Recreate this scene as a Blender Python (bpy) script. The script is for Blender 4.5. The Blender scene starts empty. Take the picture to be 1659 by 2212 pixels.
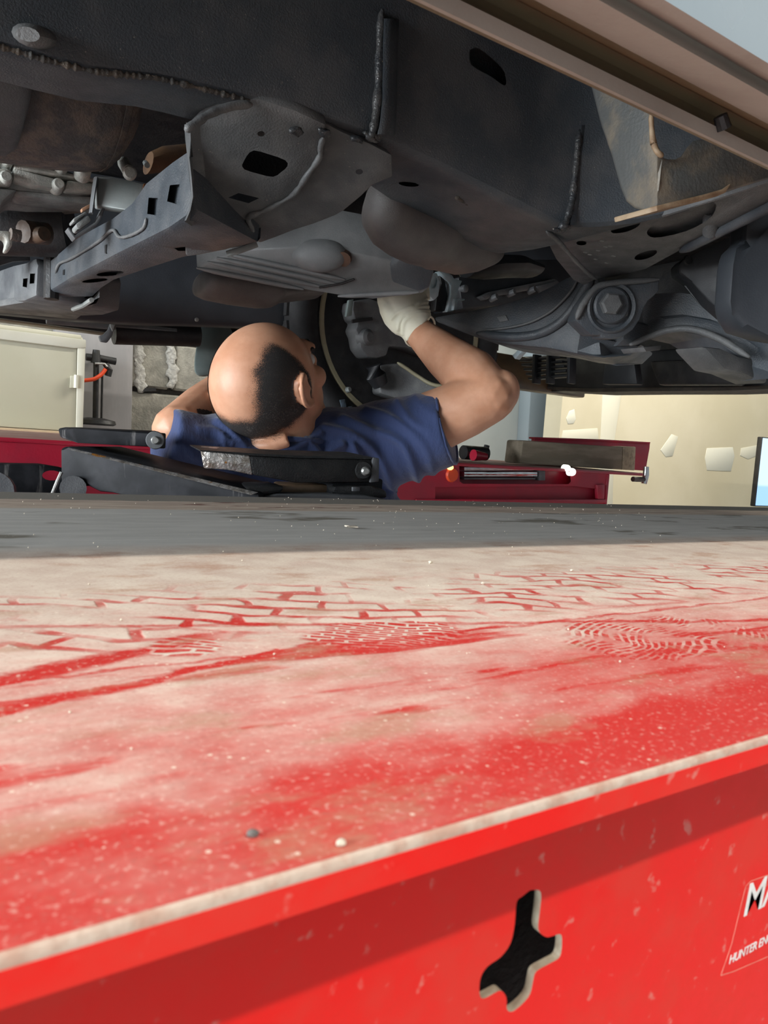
import bpy, bmesh, math, random
from mathutils import Vector, Matrix, noise
random.seed(7)
S = bpy.context.scene
C = S.collection
RT = 1.38                                  # height of the lift decks above the floor
# ---------------------------------------------------------------- camera
W, H, FPX = 1659, 2212, 1600.0
YAW, PITCH, ROLL = 0.5808, 0.0871, 0.0663
EYE = Vector((0, 0, RT + .064))
_f = Vector((math.sin(YAW)*math.cos(PITCH), math.cos(YAW)*math.cos(PITCH), -math.sin(PITCH)))
_r0 = Vector((math.cos(YAW), -math.sin(YAW), 0)); _u0 = _r0.cross(_f)
_r = _r0*math.cos(ROLL) + _u0*math.sin(ROLL)
_u = -_r0*math.sin(ROLL) + _u0*math.cos(ROLL)
cd = bpy.data.cameras.new('camera'); cam = bpy.data.objects.new('camera', cd); C.objects.link(cam)
cam.matrix_world = Matrix(((_r.x, _u.x, -_f.x, EYE.x), (_r.y, _u.y, -_f.y, EYE.y), (_r.z, _u.z, -_f.z, EYE.z), (0, 0, 0, 1)))
cd.sensor_fit = 'VERTICAL'; cd.sensor_height = 36; cd.lens = FPX/H*36
cd.clip_start = .01
cd.dof.use_dof = True; cd.dof.focus_distance = 1.05; cd.dof.aperture_fstop = 34
S.camera = cam
# ---------------------------------------------------------------- world, lights, exposure
wd = bpy.data.worlds.new('world'); S.world = wd; wd.use_nodes = True
bg = wd.node_tree.nodes['Background']; bg.inputs[0].default_value = (.80, .92, 1, 1); bg.inputs[1].default_value = .34
S.view_settings.view_transform = 'Standard'; S.view_settings.look = 'None'
S.view_settings.gamma = 1; S.view_settings.use_curve_mapping = False; S.view_settings.exposure = .36

def area(name, loc, target, sx, sy, power, col, spread=180):
    l = bpy.data.lights.new(name, 'AREA'); l.shape = 'RECTANGLE'; l.size = sx; l.size_y = sy
    l.energy = power; l.color = col; l.spread = math.radians(spread)
    o = bpy.data.objects.new(name, l); C.objects.link(o); o.location = loc
    d = (Vector(target)-Vector(loc)).normalized()
    z = -d; x = Vector((1, 0, 0)) if abs(d.x) < .8 else Vector((0, 1, 0)); x = (x - z*x.dot(z)).normalized(); y = z.cross(x)
    o.matrix_world = Matrix(((x.x, y.x, z.x, loc[0]), (x.y, y.y, z.y, loc[1]), (x.z, y.z, z.z, loc[2]), (0, 0, 0, 1)))
    return o
area('ceiling_tube_light', (.5, -1.37, RT+2.25), (.5, .2, RT), 2.4, .06, 56, (1, .95, .86))
area('ceiling_tube_light_far', (3.2, 1.9, RT+2.3), (3.0, 2.3, RT), 2.4, .06, 95, (1, .95, .84))
area('garage_door_daylight', (-3.3, .6, RT+.65), (.8, .9, RT+.1), 2.8, 1.9, 470, (.90, .96, 1))

# ---------------------------------------------------------------- helpers
def ray(px, py):
    return _f + _r*((px-W/2)/FPX) + _u*((H/2-py)/FPX)
def P(px, py, x=None, y=None, z=None, d=None, pl=None):
    """a point seen in direction (px, py), on the plane x=, y= or z= (z from the deck), at distance d, or on plane pl=(point, normal)"""
    r = ray(px, py)
    if d is not None: t = d
    elif y is not None: t = (y-EYE.y)/r.y
    elif x is not None: t = (x-EYE.x)/r.x
    elif z is not None: t = (z+RT-EYE.z)/r.z
    else: t = (pl[0]-EYE).dot(pl[1])/r.dot(pl[1])
    return EYE + r*t
def PP(l, **k): return [P(a, b, **k) for a, b in l]
def Q(l): return [P(a, b, y=c) for a, b, c in l]         # (px, py, y)
def plane3(a, b, c): return (a, (b-a).cross(c-a).normalized())

def smooth(me, ang=35):
    me.polygons.foreach_set('use_smooth', [True]*len(me.polygons)); me.set_sharp_from_angle(angle=math.radians(ang)); me.update()
def link(name, me, mat, parent=None, kind=None, label=None):
    o = bpy.data.objects.new(name, me); C.objects.link(o)
    if mat: me.materials.append(mat)
    if parent:
        o.parent = parent; bpy_inv(o, parent)
    if kind: o['kind'] = kind
    if label: o['label'] = label
    return o
def world_loc(p):
    v = Vector((0, 0, 0))
    while p: v = v + Vector(p.location); p = p.parent
    return v
LOCS = {}
def bpy_inv(o, parent):
    o.matrix_parent_inverse = Matrix.Translation(-LOCS.get(parent.name, Vector((0, 0, 0))))
def from_bm(name, bm, mat, parent=None, bev=0, seg=2, ang=35, **k):
    bmesh.ops.recalc_face_normals(bm, faces=bm.faces)
    if bev:
        es = [e for e in bm.edges if len(e.link_faces) == 2 and e.calc_face_angle(0) > math.radians(28)]
        bmesh.ops.bevel(bm, geom=es, offset=bev, segments=seg, profile=.5, affect='EDGES', clamp_overlap=True)
    me = bpy.data.meshes.new(name); bm.to_mesh(me); bm.free(); smooth(me, ang)
    return link(name, me, mat, parent, **k)
def bm_ext(bm, pts, vec):
    n = len(pts); vec = Vector(vec)
    a = [bm.verts.new(p) for p in pts]; b = [bm.verts.new(Vector(p)+vec) for p in pts]
    bm.faces.new(a); bm.faces.new(b[::-1])
    for i in range(n): bm.faces.new((a[i], b[i], b[(i+1) % n], a[(i+1) % n]))
def ext(name, pts, vec, mat, parent=None, bev=0, **k):
    bm = bmesh.new(); bm_ext(bm, pts, vec); return from_bm(name, bm, mat, parent, bev, **k)
def bm_loft(bm, rings, closed=True, caps=True):
    V = [[bm.verts.new(p) for p in r] for r in rings]; n = len(V[0])
    for i in range(len(V)-1):
        for j in range(n if closed else n-1):
            bm.faces.new((V[i][j], V[i][(j+1) % n], V[i+1][(j+1) % n], V[i+1][j]))
    if caps and closed: bm.faces.new(V[0][::-1]); bm.faces.new(V[-1])
def loft(name, rings, mat, parent=None, bev=0, **k):
    bm = bmesh.new(); bm_loft(bm, rings); return from_bm(name, bm, mat, parent, bev, **k)
def ring(c, ax, r1, r2=None, n=12, up=None, rot=0):
    r2 = r2 or r1; ax = ax.normalized(); up = Vector(up) if up else (Vector((0, 0, 1)) if abs(ax.z) < .9 else Vector((0, 1, 0)))
    s = ax.cross(up).normalized(); t = s.cross(ax).normalized()
    return [c + s*(r1*math.cos(rot+2*math.pi*i/n)) + t*(r2*math.sin(rot+2*math.pi*i/n)) for i in range(n)]
def bm_tube(bm, path, rad, n=10, up=None):
    path = [Vector(p) for p in path]; R = []
    for i, p in enumerate(path):
        d = path[min(i+1, len(path)-1)] - path[max(i-1, 0)]
        r = rad[i] if isinstance(rad, list) else rad
        if not isinstance(r, tuple): r = (r, r)
        R.append(ring(p, d, r[0], r[1], n, up))
    bm_loft(bm, R)
def tube(name, path, rad, mat, parent=None, n=10, up=None, **k):
    bm = bmesh.new(); bm_tube(bm, path, rad, n, up); return from_bm(name, bm, mat, parent, **k)
def bm_box(bm, lo, hi):
    x0, y0, z0 = lo; x1, y1, z1 = hi
    bm_ext(bm, [Vector(p) for p in ((x0, y0, z0), (x1, y0, z0), (x1, y1, z0), (x0, y1, z0))], (0, 0, z1-z0))
def box(name, lo, hi, mat, parent=None, bev=0, **k):
    bm = bmesh.new(); bm_box(bm, lo, hi); return from_bm(name, bm, mat, parent, bev, **k)
def bm_lathe(bm, c, ax, prof, n=40, closed=False):
    bm_loft(bm, [ring(c+ax.normalized()*a, ax, max(r, 1e-4), n=n) for a, r in prof], caps=not closed)
def lathe(name, c, ax, prof, mat, parent=None, n=40, ang=35, **k):
    bm = bmesh.new(); bm_lathe(bm, Vector(c), Vector(ax), prof, n); return from_bm(name, bm, mat, parent, ang=ang, **k)
def spline(pts, n=6):
    """Catmull-Rom through points"""
    pts = [Vector(p) for p in pts]; out = []
    for i in range(len(pts)-1):
        a = pts[max(i-1, 0)]; b = pts[i]; c = pts[i+1]; d = pts[min(i+2, len(pts)-1)]
        for k in range(n):
            t = k/n
            out.append(.5*((2*b)+(c-a)*t+(2*a-5*b+4*c-d)*t*t+(3*b-a-3*c+d)*t**3))
    return out+[pts[-1]]
def sp2(l, n=4): return [(v.x, v.y) for v in spline([Vector((a, b, 0)) for a, b in l], n)]
def apply_mods(o):
    dg = bpy.context.evaluated_depsgraph_get(); dg.update()
    me = bpy.data.meshes.new_from_object(o.evaluated_get(dg)); old = o.data
    o.modifiers.clear(); o.data = me; bpy.data.meshes.remove(old); return o
def cut(o, holes, ang=35):
    """recess holes into a solid: holes = list of (points, s0, s1) swept along their sight lines"""
    bm = bmesh.new()
    for pts, s0, s1 in holes:
        bm_loft(bm, [[EYE+(p-EYE)*s0 for p in pts], [EYE+(p-EYE)*s1 for p in pts]])
    bmesh.ops.recalc_face_normals(bm, faces=bm.faces)
    me = bpy.data.meshes.new('tmp'); bm.to_mesh(me); bm.free()
    c = bpy.data.objects.new('tmp', me); C.objects.link(c)
    m = o.modifiers.new('b', 'BOOLEAN'); m.object = c; m.operation = 'DIFFERENCE'; m.solver = 'EXACT'
    apply_mods(o); bpy.data.objects.remove(c); bpy.data.meshes.remove(me); smooth(o.data, ang); return o
def oval(cx, cy, rx, ry, rot=0, n=14):
    return [(cx+rx*math.cos(a)*math.cos(rot)-ry*math.sin(a)*math.sin(rot), cy+rx*math.cos(a)*math.sin(rot)+ry*math.sin(a)*math.cos(rot)) for a in (2*math.pi*i/n for i in range(n))]
def remesh(name, bm, mat, voxel, it, parent):
    bmesh.ops.recalc_face_normals(bm, faces=bm.faces)
    me = bpy.data.meshes.new(name); bm.to_mesh(me); bm.free()
    o = link(name, me, mat, parent)
    m = o.modifiers.new('r', 'REMESH'); m.mode = 'VOXEL'; m.voxel_size = voxel
    m = o.modifiers.new('s', 'SMOOTH'); m.factor = .5; m.iterations = it
    apply_mods(o); o.data.name = name
    o.data.polygons.foreach_set('use_smooth', [True]*len(o.data.polygons))
    if not o.data.materials: o.data.materials.append(mat)
    return o
def tag(o, label, cat, group=None, kind=None):
    o['label'] = label; o['category'] = cat
    if group: o['group'] = group
    if kind: o['kind'] = kind
    return o
def thing(name, label, cat, loc, group=None):
    o = bpy.data.objects.new(name, None); C.objects.link(o); o.location = loc; o.empty_display_size = .05
    LOCS[o.name] = Vector(loc); return tag(o, label, cat, group)
def structure(o): o['kind'] = 'structure'; return o

# ---------------------------------------------------------------- materials
class NT:
    def __init__(s, name):
        s.m = bpy.data.materials.new(name); s.m.use_nodes = True; s.t = s.m.node_tree; s.b = s.t.nodes['Principled BSDF']
        s.tc = s.t.nodes.new('ShaderNodeTexCoord').outputs['Object']
    def n(s, typ, **k):
        nd = s.t.nodes.new(typ)
        for a, v in k.items(): setattr(nd, a, v)
        return nd
    def l(s, a, b): s.t.links.new(a, b)
    def setv(s, inp, v):
        if hasattr(v, 'is_output') or isinstance(v, bpy.types.NodeSocket): s.l(v, inp)
        else: inp.default_value = v
    def mp(s, scale=(1, 1, 1), rot=(0, 0, 0), loc=(0, 0, 0), vec=None):
        m = s.n('ShaderNodeMapping'); s.l(vec or s.tc, m.inputs[0]); m.inputs[1].default_value = loc; m.inputs[2].default_value = rot; m.inputs[3].default_value = scale
        return m.outputs[0]
    def noise(s, scale, detail=4, rough=.55, vec=None, dist=0):
        m = s.n('ShaderNodeTexNoise'); s.l(vec or s.tc, m.inputs['Vector']); m.inputs['Scale'].default_value = scale; m.inputs['Detail'].default_value = detail; m.inputs['Roughness'].default_value = rough; m.inputs['Distortion'].default_value = dist
        return m.outputs[0]
    def ramp(s, v, a, b, c0=0, c1=1):
        m = s.n('ShaderNodeMapRange'); m.interpolation_type = 'SMOOTHSTEP'
        s.setv(m.inputs[0], v)
        for i, q in enumerate((a, b, c0, c1)): m.inputs[i+1].default_value = q
        return m.outputs[0]
    def math(s, op, a, b=0, c=0):
        m = s.n('ShaderNodeMath', operation=op); s.setv(m.inputs[0], a); s.setv(m.inputs[1], b)
        if op == 'MULTIPLY_ADD': s.setv(m.inputs[2], c)
        return m.outputs[0]
    def mix(s, f, a, b):
        m = s.n('ShaderNodeMix', data_type='RGBA'); s.setv(m.inputs[0], f)
        for i, q in ((6, a), (7, b)):
            if isinstance(q, tuple): m.inputs[i].default_value = q if len(q) == 4 else q+(1,)
            else: s.l(q, m.inputs[i])
        return m.outputs[2]
    def xyz(s, vec=None):
        m = s.n('ShaderNodeSeparateXYZ'); s.l(vec or s.tc, m.inputs[0]); return m.outputs
    def bump(s, h, strength=.3, dist=.002):
        m = s.n('ShaderNodeBump'); m.inputs['Strength'].default_value = strength; m.inputs['Distance'].default_value = dist; s.l(h, m.inputs['Height']); s.l(m.outputs[0], s.b.inputs['Normal'])
    def out(s, col=None, rough=None, metal=None, spec=None):
        if col is not None: s.setv(s.b.inputs['Base Color'], col if not isinstance(col, tuple) else (col+(1,) if len(col) == 3 else col))
        if rough is not None: s.setv(s.b.inputs['Roughness'], rough)
        if metal is not None: s.setv(s.b.inputs['Metallic'], metal)
        if spec is not None: s.setv(s.b.inputs['Specular IOR Level'], spec)
        return s.m
def grime(name, c1, c2, scale=8, rough=.5, metal=0, bump=.15, bscale=400, lo=.4, hi=.65, spk=None, spec=.5, stretch=(1, 1, 1), bd=.002):
    t = NT(name); v = t.mp(stretch)
    f = t.ramp(t.noise(scale, 6, .6, v), lo, hi); col = t.mix(f, c1, c2)
    if spk:
        col = t.mix(t.ramp(t.noise(spk[1], 2, .5), spk[2], spk[2]+.04), col, spk[0])
    if bump: t.bump(t.noise(bscale, 3, .6, v), bump, bd)
    return t.out(col, t.ramp(t.noise(scale*2.3, 4), .3, .7, rough-.08, rough+.1), metal, spec)

MFRAME = grime('frame_paint', (.05, .06, .071), (.08, .086, .093), 14, .4, 0, .45, 480, spk=((.19, .18, .17), 420, .70))
MFRAME2 = grime('frame_paint_worn', (.09, .094, .097), (.14, .142, .142), 18, .48, 0, .45, 480, spk=((.26, .24, .21), 380, .71))
MPAN = grime('pan_steel', (.15, .156, .158), (.2, .203, .203), 14, .5, 0, .2, 500)
MGREYP = grime('grey_steel', (.085, .09, .097), (.13, .137, .142), 20, .5, 0, .2, 500)
MWELD = grime('weld_bead', (.03, .033, .037), (.07, .07, .07), 60, .25, 0, .8, 260, spk=((.25, .2, .14), 300, .7))
MRUSTSEAM = grime('rusty_weld_seam', (.045, .044, .042), (.10, .08, .062), 55, .6, 0, 1, 220, spk=((.2, .17, .14), 200, .66))
MRUST = grime('rusty_shield', (.08, .074, .072), (.15, .12, .10), 40, .62, .1, .8, 260, .42, .62, spk=((.2, .11, .05), 90, .73))
MSHIELD = grime('heat_shield', (.105, .098, .096), (.14, .128, .122), 12, .55, .2, .3, 600)
MALU = grime('cast_aluminium', (.36, .37, .34), (.52, .52, .47), 60, .45, .1, .5, 350)
MALU2 = grime('grey_cast', (.2, .21, .205), (.29, .3, .29), 40, .5, .1, .4, 350)
MPLATE = grime('bare_plate', (.22, .24, .235), (.27, .28, .27), 15, .5, .1, .1, 300)
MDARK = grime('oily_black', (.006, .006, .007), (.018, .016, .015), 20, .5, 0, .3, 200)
MPLAST = grime('black_plastic', (.012, .014, .017), (.022, .024, .028), 10, .5, 0, .15, 500)
MFEND = grime('liner_plastic', (.028, .033, .04), (.04, .046, .055), 6, .55, 0, .15, 500)
MROCK = grime('sill_wax', (.16, .115, .065), (.085, .066, .04), 7, .42, 0, .1, 150, .42, .7, stretch=(.6, 1.5, 1.5))
MROCKF = grime('sill_flange', (.33, .295, .255), (.28, .245, .21), 12, .55, 0, .1, 150)
MBODY = grime('body_paint', (.28, .33, .36), (.32, .37, .40), 3, .3, 0, 0)
MBRKT = grime('olive_bracket', (.085, .09, .088), (.17, .145, .11), 22, .5, .1, .4, 260, .45, .68, spk=((.3, .24, .16), 120, .74))
MEDGE = grime('rusty_edge', (.34, .25, .16), (.22, .14, .08), 60, .6)
MRUBBER = grime('tyre_rubber', (.012, .012, .013), (.022, .022, .023), 12, .75, 0, .2, 200)
MRIM = grime('rim_edge', (.34, .31, .2), (.26, .23, .15), 12, .5)
MTEAL = grime('flap_plastic', (.14, .18, .175), (.19, .23, .22), 8, .6, 0, .1)
MBLUEMET = grime('bright_metal', (.5, .63, .68), (.66, .76, .8), 30, .35, .0, .2)
MBOLT = grime('bolt_zinc', (.3, .31, .3), (.45, .45, .43), 60, .35, .7, .2)
MORANGE = grime('orange_rubber', (.75, .07, .015), (.7, .08, .02), 10, .45)
MRED = grime('lift_red', (.52, .02, .022), (.42, .03, .03), 5, .35, 0, .1, 200)
MREDF = grime('far_red', (.40, .012, .035), (.30, .02, .04), 7, .38, 0, .1, 200)
MJACK = None

def m_person():
    t = NT('skin'); n = t.noise(30, 4); f = t.noise(220, 3)
    col = t.mix(t.ramp(n, .3, .7), (.54, .27, .16), (.63, .34, .215)); col = t.mix(t.math('MULTIPLY', f, .25), col, (.46, .2, .12))
    t.bump(f, .12, .001); t.b.inputs['Subsurface Weight'].default_value = .12; t.b.inputs['Subsurface Radius'].default_value = (.012, .005, .003); t.b.inputs['Subsurface Scale'].default_value = .5
    return t.out(col, t.ramp(n, .3, .7, .42, .54))
MSKIN = m_person()
MGLOVE = grime('latex', (.82, .79, .62), (.86, .83, .68), 30, .5, 0, .1, 120)
def m_shirt():
    t = NT('navy_cotton'); n = t.noise(14, 4); w = t.noise(900, 2)
    t.bump(t.noise(55, 4, .6, t.mp((1, 1, .35))), .5, .006); t.b.inputs['Sheen Weight'].default_value = .25; t.b.inputs['Sheen Roughness'].default_value = .5
    return t.out(t.mix(n, (.021, .036, .108), (.031, .053, .148)), .85)
MSHIRT = m_shirt()
MPANTS = grime('dark_trousers', (.015, .016, .02), (.025, .026, .03), 20, .85)
MSHOE = grime('boot_leather', (.03, .022, .016), (.05, .035, .025), 20, .5)
MEYE = grime('eye', (.6, .58, .55), (.7, .68, .65), 5, .2, 0, 0)

def m_hair():
    t = NT('stubble'); g = t.noise(420, 2, .5); g2 = t.noise(28, 2)
    col = t.mix(t.math('MULTIPLY', t.ramp(g, .5, .7), t.ramp(g2, .4, .65)), (.022, .019, .018), (.11, .1, .092))
    at = t.n('ShaderNodeAttribute', attribute_name='dens').outputs['Fac']
    f = t.noise(1300, 1, .5)
    a = t.math('GREATER_THAN', t.math('ADD', at, t.math('MULTIPLY', t.math('SUBTRACT', f, .5), 2.2)), .5)
    t.l(a, t.b.inputs['Alpha']); t.bump(f, .6, .002)
    return t.out(col, .75)
MHAIR = m_hair()

def m_deck():
    t = NT('dusty_red_deck'); x, y, z = t.xyz()
    red = t.mix(t.noise(14, 4), (.50, .022, .018), (.40, .03, .024))
    dustc = t.mix(t.ramp(t.noise(45, 5, .6), .35, .65), (.49, .39, .325), (.57, .485, .405))
    # dust thickens from the bare front edge towards the middle of the deck
    big = t.noise(9, 5, .6, t.mp((1, 1.6, 1)), .6); fine = t.noise(60, 5, .65, t.mp((.8, 1.5, 1)))
    yb = t.math('ADD', y, t.math('MULTIPLY', t.math('SUBTRACT', t.noise(40, 4, .6), .5), .03))
    d = t.math('ADD', t.ramp(yb, .112, .130, .2, .50), t.ramp(y, .13, .33, 0, .5))
    d = t.math('SUBTRACT', d, t.math('MULTIPLY', t.math('MULTIPLY', t.ramp(x, .08, .22), t.ramp(y, .19, .13)), .28))
    d = t.math('ADD', d, t.math('MULTIPLY', t.math('SUBTRACT', big, .5), .75))
    d = t.math('ADD', d, t.math('MULTIPLY', t.math('SUBTRACT', fine, .5), .55))
    # tyre tread prints: block edges where the rubber lifted the dust
    wob = t.n('ShaderNodeVectorMath', operation='ADD'); nz = t.n('ShaderNodeTexNoise'); nz.inputs['Scale'].default_value = 18; t.l(t.tc, nz.inputs['Vector'])
    sc = t.n('ShaderNodeVectorMath', operation='SCALE'); t.l(nz.outputs['Color'], sc.inputs[0]); sc.inputs['Scale'].default_value = .04
    t.l(t.tc, wob.inputs[0]); t.l(sc.outputs[0], wob.inputs[1])
    def brick(rot, loc, w, h, mort, smooth_, off=.5):
        b = t.n('ShaderNodeTexBrick'); t.l(t.mp((1, 1, 1), (0, 0, rot), loc, wob.outputs[0]), b.inputs['Vector'])
        b.inputs['Scale'].default_value = 1; b.inputs['Brick Width'].default_value = w; b.inputs['Row Height'].default_value = h
        b.inputs['Mortar Size'].default_value = mort; b.inputs['Mortar Smooth'].default_value = smooth_; b.offset = off
        return b.outputs['Fac']
    b1 = brick(.42, (0, 0, 0), .030, .0125, .0024, .5)
    zone = t.math('MULTIPLY', t.ramp(y, .205, .235), t.ramp(y, .315, .28))
    patch = t.ramp(t.noise(24, 4, .6, t.mp((1, 1, 1), (0, 0, 0), (3, 1, 0))), .38, .58)
    lines = t.math('MULTIPLY', t.math('MULTIPLY', b1, zone), patch)
    def ell(cx, cy, rx, ry):
        q = t.math('ADD', t.math('POWER', t.math('MULTIPLY', t.math('SUBTRACT', x, cx), 1/rx), 2), t.math('POWER', t.math('MULTIPLY', t.math('SUBTRACT', y, cy), 1/ry), 2))
        return t.ramp(t.math('ADD', q, t.math('MULTIPLY', t.math('SUBTRACT', fine, .5), 1.6)), 1.15, .7)
    b2 = brick(.75, (0.01, 0, 0), .0115, .0040, .0009, .3)
    b3 = brick(-.35, (0.0, 0, 0), .0085, .0028, .0007, .4)
    z2 = t.math('MULTIPLY', ell(.142, .208, .03, .017), t.math('MULTIPLY_ADD', b2, -.8, .62))
    z3 = t.math('MULTIPLY', t.math('MULTIPLY', ell(.245, .172, .05, .028), t.ramp(t.noise(60, 3), .4, .6)), t.math('MULTIPLY_ADD', b3, -.65, .5))
    z4 = t.math('MULTIPLY', ell(.072, .215, .012, .010), t.math('MULTIPLY_ADD', b2, -.8, .4))
    def swath(y0, k, w, x0, x1, amp):
        u = t.math('ABSOLUTE', t.math('SUBTRACT', t.math('ADD', y, t.math('MULTIPLY', t.math('SUBTRACT', fine, .5), .012)), t.math('MULTIPLY_ADD', x, k, y0)))
        return t.math('MULTIPLY', t.math('MULTIPLY', t.ramp(u, w, w*.35), t.ramp(x, x1, x1-.03)), amp)
    sw = t.math('ADD', swath(.193, .37, .0075, 0, .10, .75), t.math('ADD', swath(.172, .29, .003, 0, .15, .7), t.math('ADD', swath(.198, .02, .002, 0, .5, .4), swath(.262, -.28, .003, .15, .5, .5))))
    swipe = t.math('MULTIPLY', t.ramp(t.noise(30, 4, .6, t.mp((.35, 2.2, 1), (0, 0, .35))), .54, .66), t.math('MULTIPLY', t.ramp(y, .12, .15), t.ramp(y, .24, .19)))
    d = t.math('SUBTRACT', d, t.math('MULTIPLY', lines, .62))
    d = t.math('SUBTRACT', d, t.math('ADD', t.math('ADD', z2, z3), z4))
    d = t.math('SUBTRACT', d, t.math('MULTIPLY', sw, t.math('MULTIPLY_ADD', t.noise(90, 4, .7), 1.6, -.1)))
    d = t.math('SUBTRACT', d, t.math('MULTIPLY', swipe, .45))
    dm = t.ramp(d, .05, .95)
    col = t.mix(dm, red, dustc)
    smear = t.ramp(t.noise(22, 5, .65, t.mp((1, 2, 1), (0, 0, .3), (2, 3, 0))), .52, .68)
    col = t.mix(t.math('MULTIPLY', smear, .6), col, (.36, .20, .13))
    grain = t.noise(650, 2, .6); col = t.mix(t.ramp(grain, .55, .75, 0, .35), col, (.66, .56, .47)); col = t.mix(t.ramp(grain, .45, .3, 0, .3), col, (.30, .10, .08))
    # worn bands along the far edge: grey scuffed strip, tan strip, dark oily lip
    gn = t.noise(26, 5, .6, t.mp((.5, 3, 1)))
    greyc = t.mix(t.ramp(gn, .35, .7), (.44, .425, .395), (.52, .50, .465))
    oil = t.ramp(t.noise(7, 4, .6, t.mp((1.2, 3, 1), (0, 0, .1), (5, 0, 0))), .56, .66)
    greyc = t.mix(t.math('MULTIPLY', oil, .8), greyc, (.13, .11, .075))
    yw = t.math('ADD', y, t.math('MULTIPLY', t.math('SUBTRACT', t.noise(30, 3), .5), .012))
    col = t.mix(t.ramp(yw, .39, .43), col, greyc)
    tan = t.mix(t.ramp(gn, .4, .6), (.52, .42, .33), (.38, .29, .23)); tan = t.mix(t.ramp(t.noise(12, 4, .6, t.mp((1, 2.5, 1))), .62, .7), tan, (.14, .045, .03))
    col = t.mix(t.ramp(yw, .61, .622), col, tan)
    col = t.mix(t.ramp(yw, .685, .695), col, (.17, .155, .13))
    # pale grains
    sp = t.n('ShaderNodeTexVoronoi'); sp.inputs['Scale'].default_value = 260; t.l(t.tc, sp.inputs['Vector'])
    spm = t.math('MULTIPLY', t.math('LESS_THAN', sp.outputs['Distance'], .13), t.math('GREATER_THAN', t.noise(70, 2), .55))
    col = t.mix(t.math('MULTIPLY', spm, .6), col, (.7, .62, .5))
    t.bump(t.math('ADD', t.math('MULTIPLY', dm, .6), t.math('MULTIPLY', fine, .5)), .35, .0015)
    return t.out(col, t.ramp(dm, 0, 1, .42, .85), 0, .4)
MDECK = m_deck()
def m_web():
    t = NT('red_side_paint'); big = t.noise(35, 5, .6); sm = t.noise(160, 3)
    col = t.mix(t.ramp(big, .4, .7), (.80, .009, .005), (.72, .032, .02)); col = t.mix(t.ramp(sm, .62, .72, 0, .5), col, (.65, .3, .24))
    return t.out(col, t.ramp(big, .3, .7, .35, .6), 0, .25)
MWEB = m_web()
MRAWEDGE = grime('raw_cut_edge', (.50, .44, .33), (.36, .28, .2), 120, .5, .2)
MRIMEDGE = grime('pale_deck_edge', (.52, .40, .32), (.44, .27, .20), 130, .5)
MWHITE = grime('white_print', (.85, .82, .78), (.75, .7, .66), 150, .5)
MBORDER = grime('faded_print', (.75, .32, .24), (.68, .24, .18), 200, .5)
def m_jack():
    t = NT('scuffed_black_paint'); s = t.noise(60, 5, .6, t.mp((1, 1, .12))); g = t.noise(25, 5)
    col = t.mix(t.ramp(g, .4, .7), (.008, .009, .011), (.022, .023, .027)); col = t.mix(t.ramp(s, .6, .74, 0, .45), col, (.26, .25, .24))
    t.bump(g, .2, .001); return t.out(col, .6, 0, .18)
MJACK = m_jack()
MREDT = grime('dusty_red_top', (.42, .20, .17), (.46, .28, .24), 12, .6)
MPAD = grime('pad_black', (.010, .011, .012), (.022, .022, .022), 40, .5, 0, .5, 500)
MSHINY = grime('worn_steel', (.5, .48, .46), (.3, .26, .22), 70, .3, .8, 1, 120, spk=((.6, .25, .05), 50, .66))
MBRASS = grime('brown_pad', (.16, .1, .06), (.1, .07, .04), 40, .5)
def m_wall(name, c1, c2, c3=None):
    t = NT(name); col = t.mix(t.ramp(t.noise(1.6, 5), .35, .7), c1, c2)
    if c3: col = t.mix(t.ramp(t.noise(9, 4, .55, t.mp((1, 1, .7))), .64, .7), col, c3)
    t.bump(t.noise(120, 3), .08, .002); return t.out(col, .8)
MDRY = m_wall('drywall_cream', (.52, .46, .32), (.60, .54, .40))
MFILL = m_wall('filler_white', (.64, .62, .52), (.60, .58, .47))
MTAPE = m_wall('joint_tape', (.58, .55, .44), (.62, .59, .48))
MGREYW = m_wall('grey_wall', (.33, .36, .355), (.38, .4, .39))
MBLUEW = m_wall('blue_grey', (.23, .275, .30), (.26, .30, .32))
MBLOCK = grime('cinder_block', (.20, .19, .16), (.3, .285, .24), 16, .9, 0, .8, 120, bd=.004)
MMORTAR = grime('mortar', (.34, .33, .30), (.44, .43, .40), 60, .9, 0, 1, 80, bd=.006)
MPANEL = grime('grey_board', (.23, .22, .22), (.29, .275, .27), 9, .8, 0, .2, 60, stretch=(1, 1, .2))
MFLOOR = m_wall('concrete_floor', (.38, .38, .365), (.46, .455, .44))
MCEIL = m_wall('ceiling_paint', (.6, .6, .57), (.65, .65, .62))
MCREAM = grime('cream_enamel', (.52, .50, .39), (.56, .54, .43), 3, .4, 0, .05, 40)
MCREAM2 = grime('cream_edge', (.62, .60, .50), (.66, .64, .55), 6, .4, 0, .05, 40)
MTAN = grime('tan_strip', (.52, .38, .25), (.46, .35, .24), 12, .5)
MWOOD = grime('weathered_wood', (.21, .175, .125), (.31, .26, .195), 14, .85, 0, .6, 120, stretch=(.25, 2, 2))
MWOODE = grime('wood_end_grain', (.36, .29, .2), (.24, .19, .13), 70, .85, 0, .6, 160)
MCHROME = grime('chrome', (.6, .6, .6), (.45, .45, .45), 30, .15, 1, 0)
def m_emit(name, col, s):
    t = NT(name); t.b.inputs['Emission Color'].default_value = col+(1,); t.b.inputs['Emission Strength'].default_value = s
    return t.out((.3, .3, .3), .3)
def m_screen():
    t = NT('screen_glow'); x, y, z = t.xyz(); c = t.mix(t.ramp(z, RT-.02, RT+.0), (.35, .62, 1.0), (.62, .84, 1.0))
    t.l(c, t.b.inputs['Emission Color']); t.b.inputs['Emission Strength'].default_value = .95; return t.out((.05, .05, .05), .2)
MSCREEN = m_screen()
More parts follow.
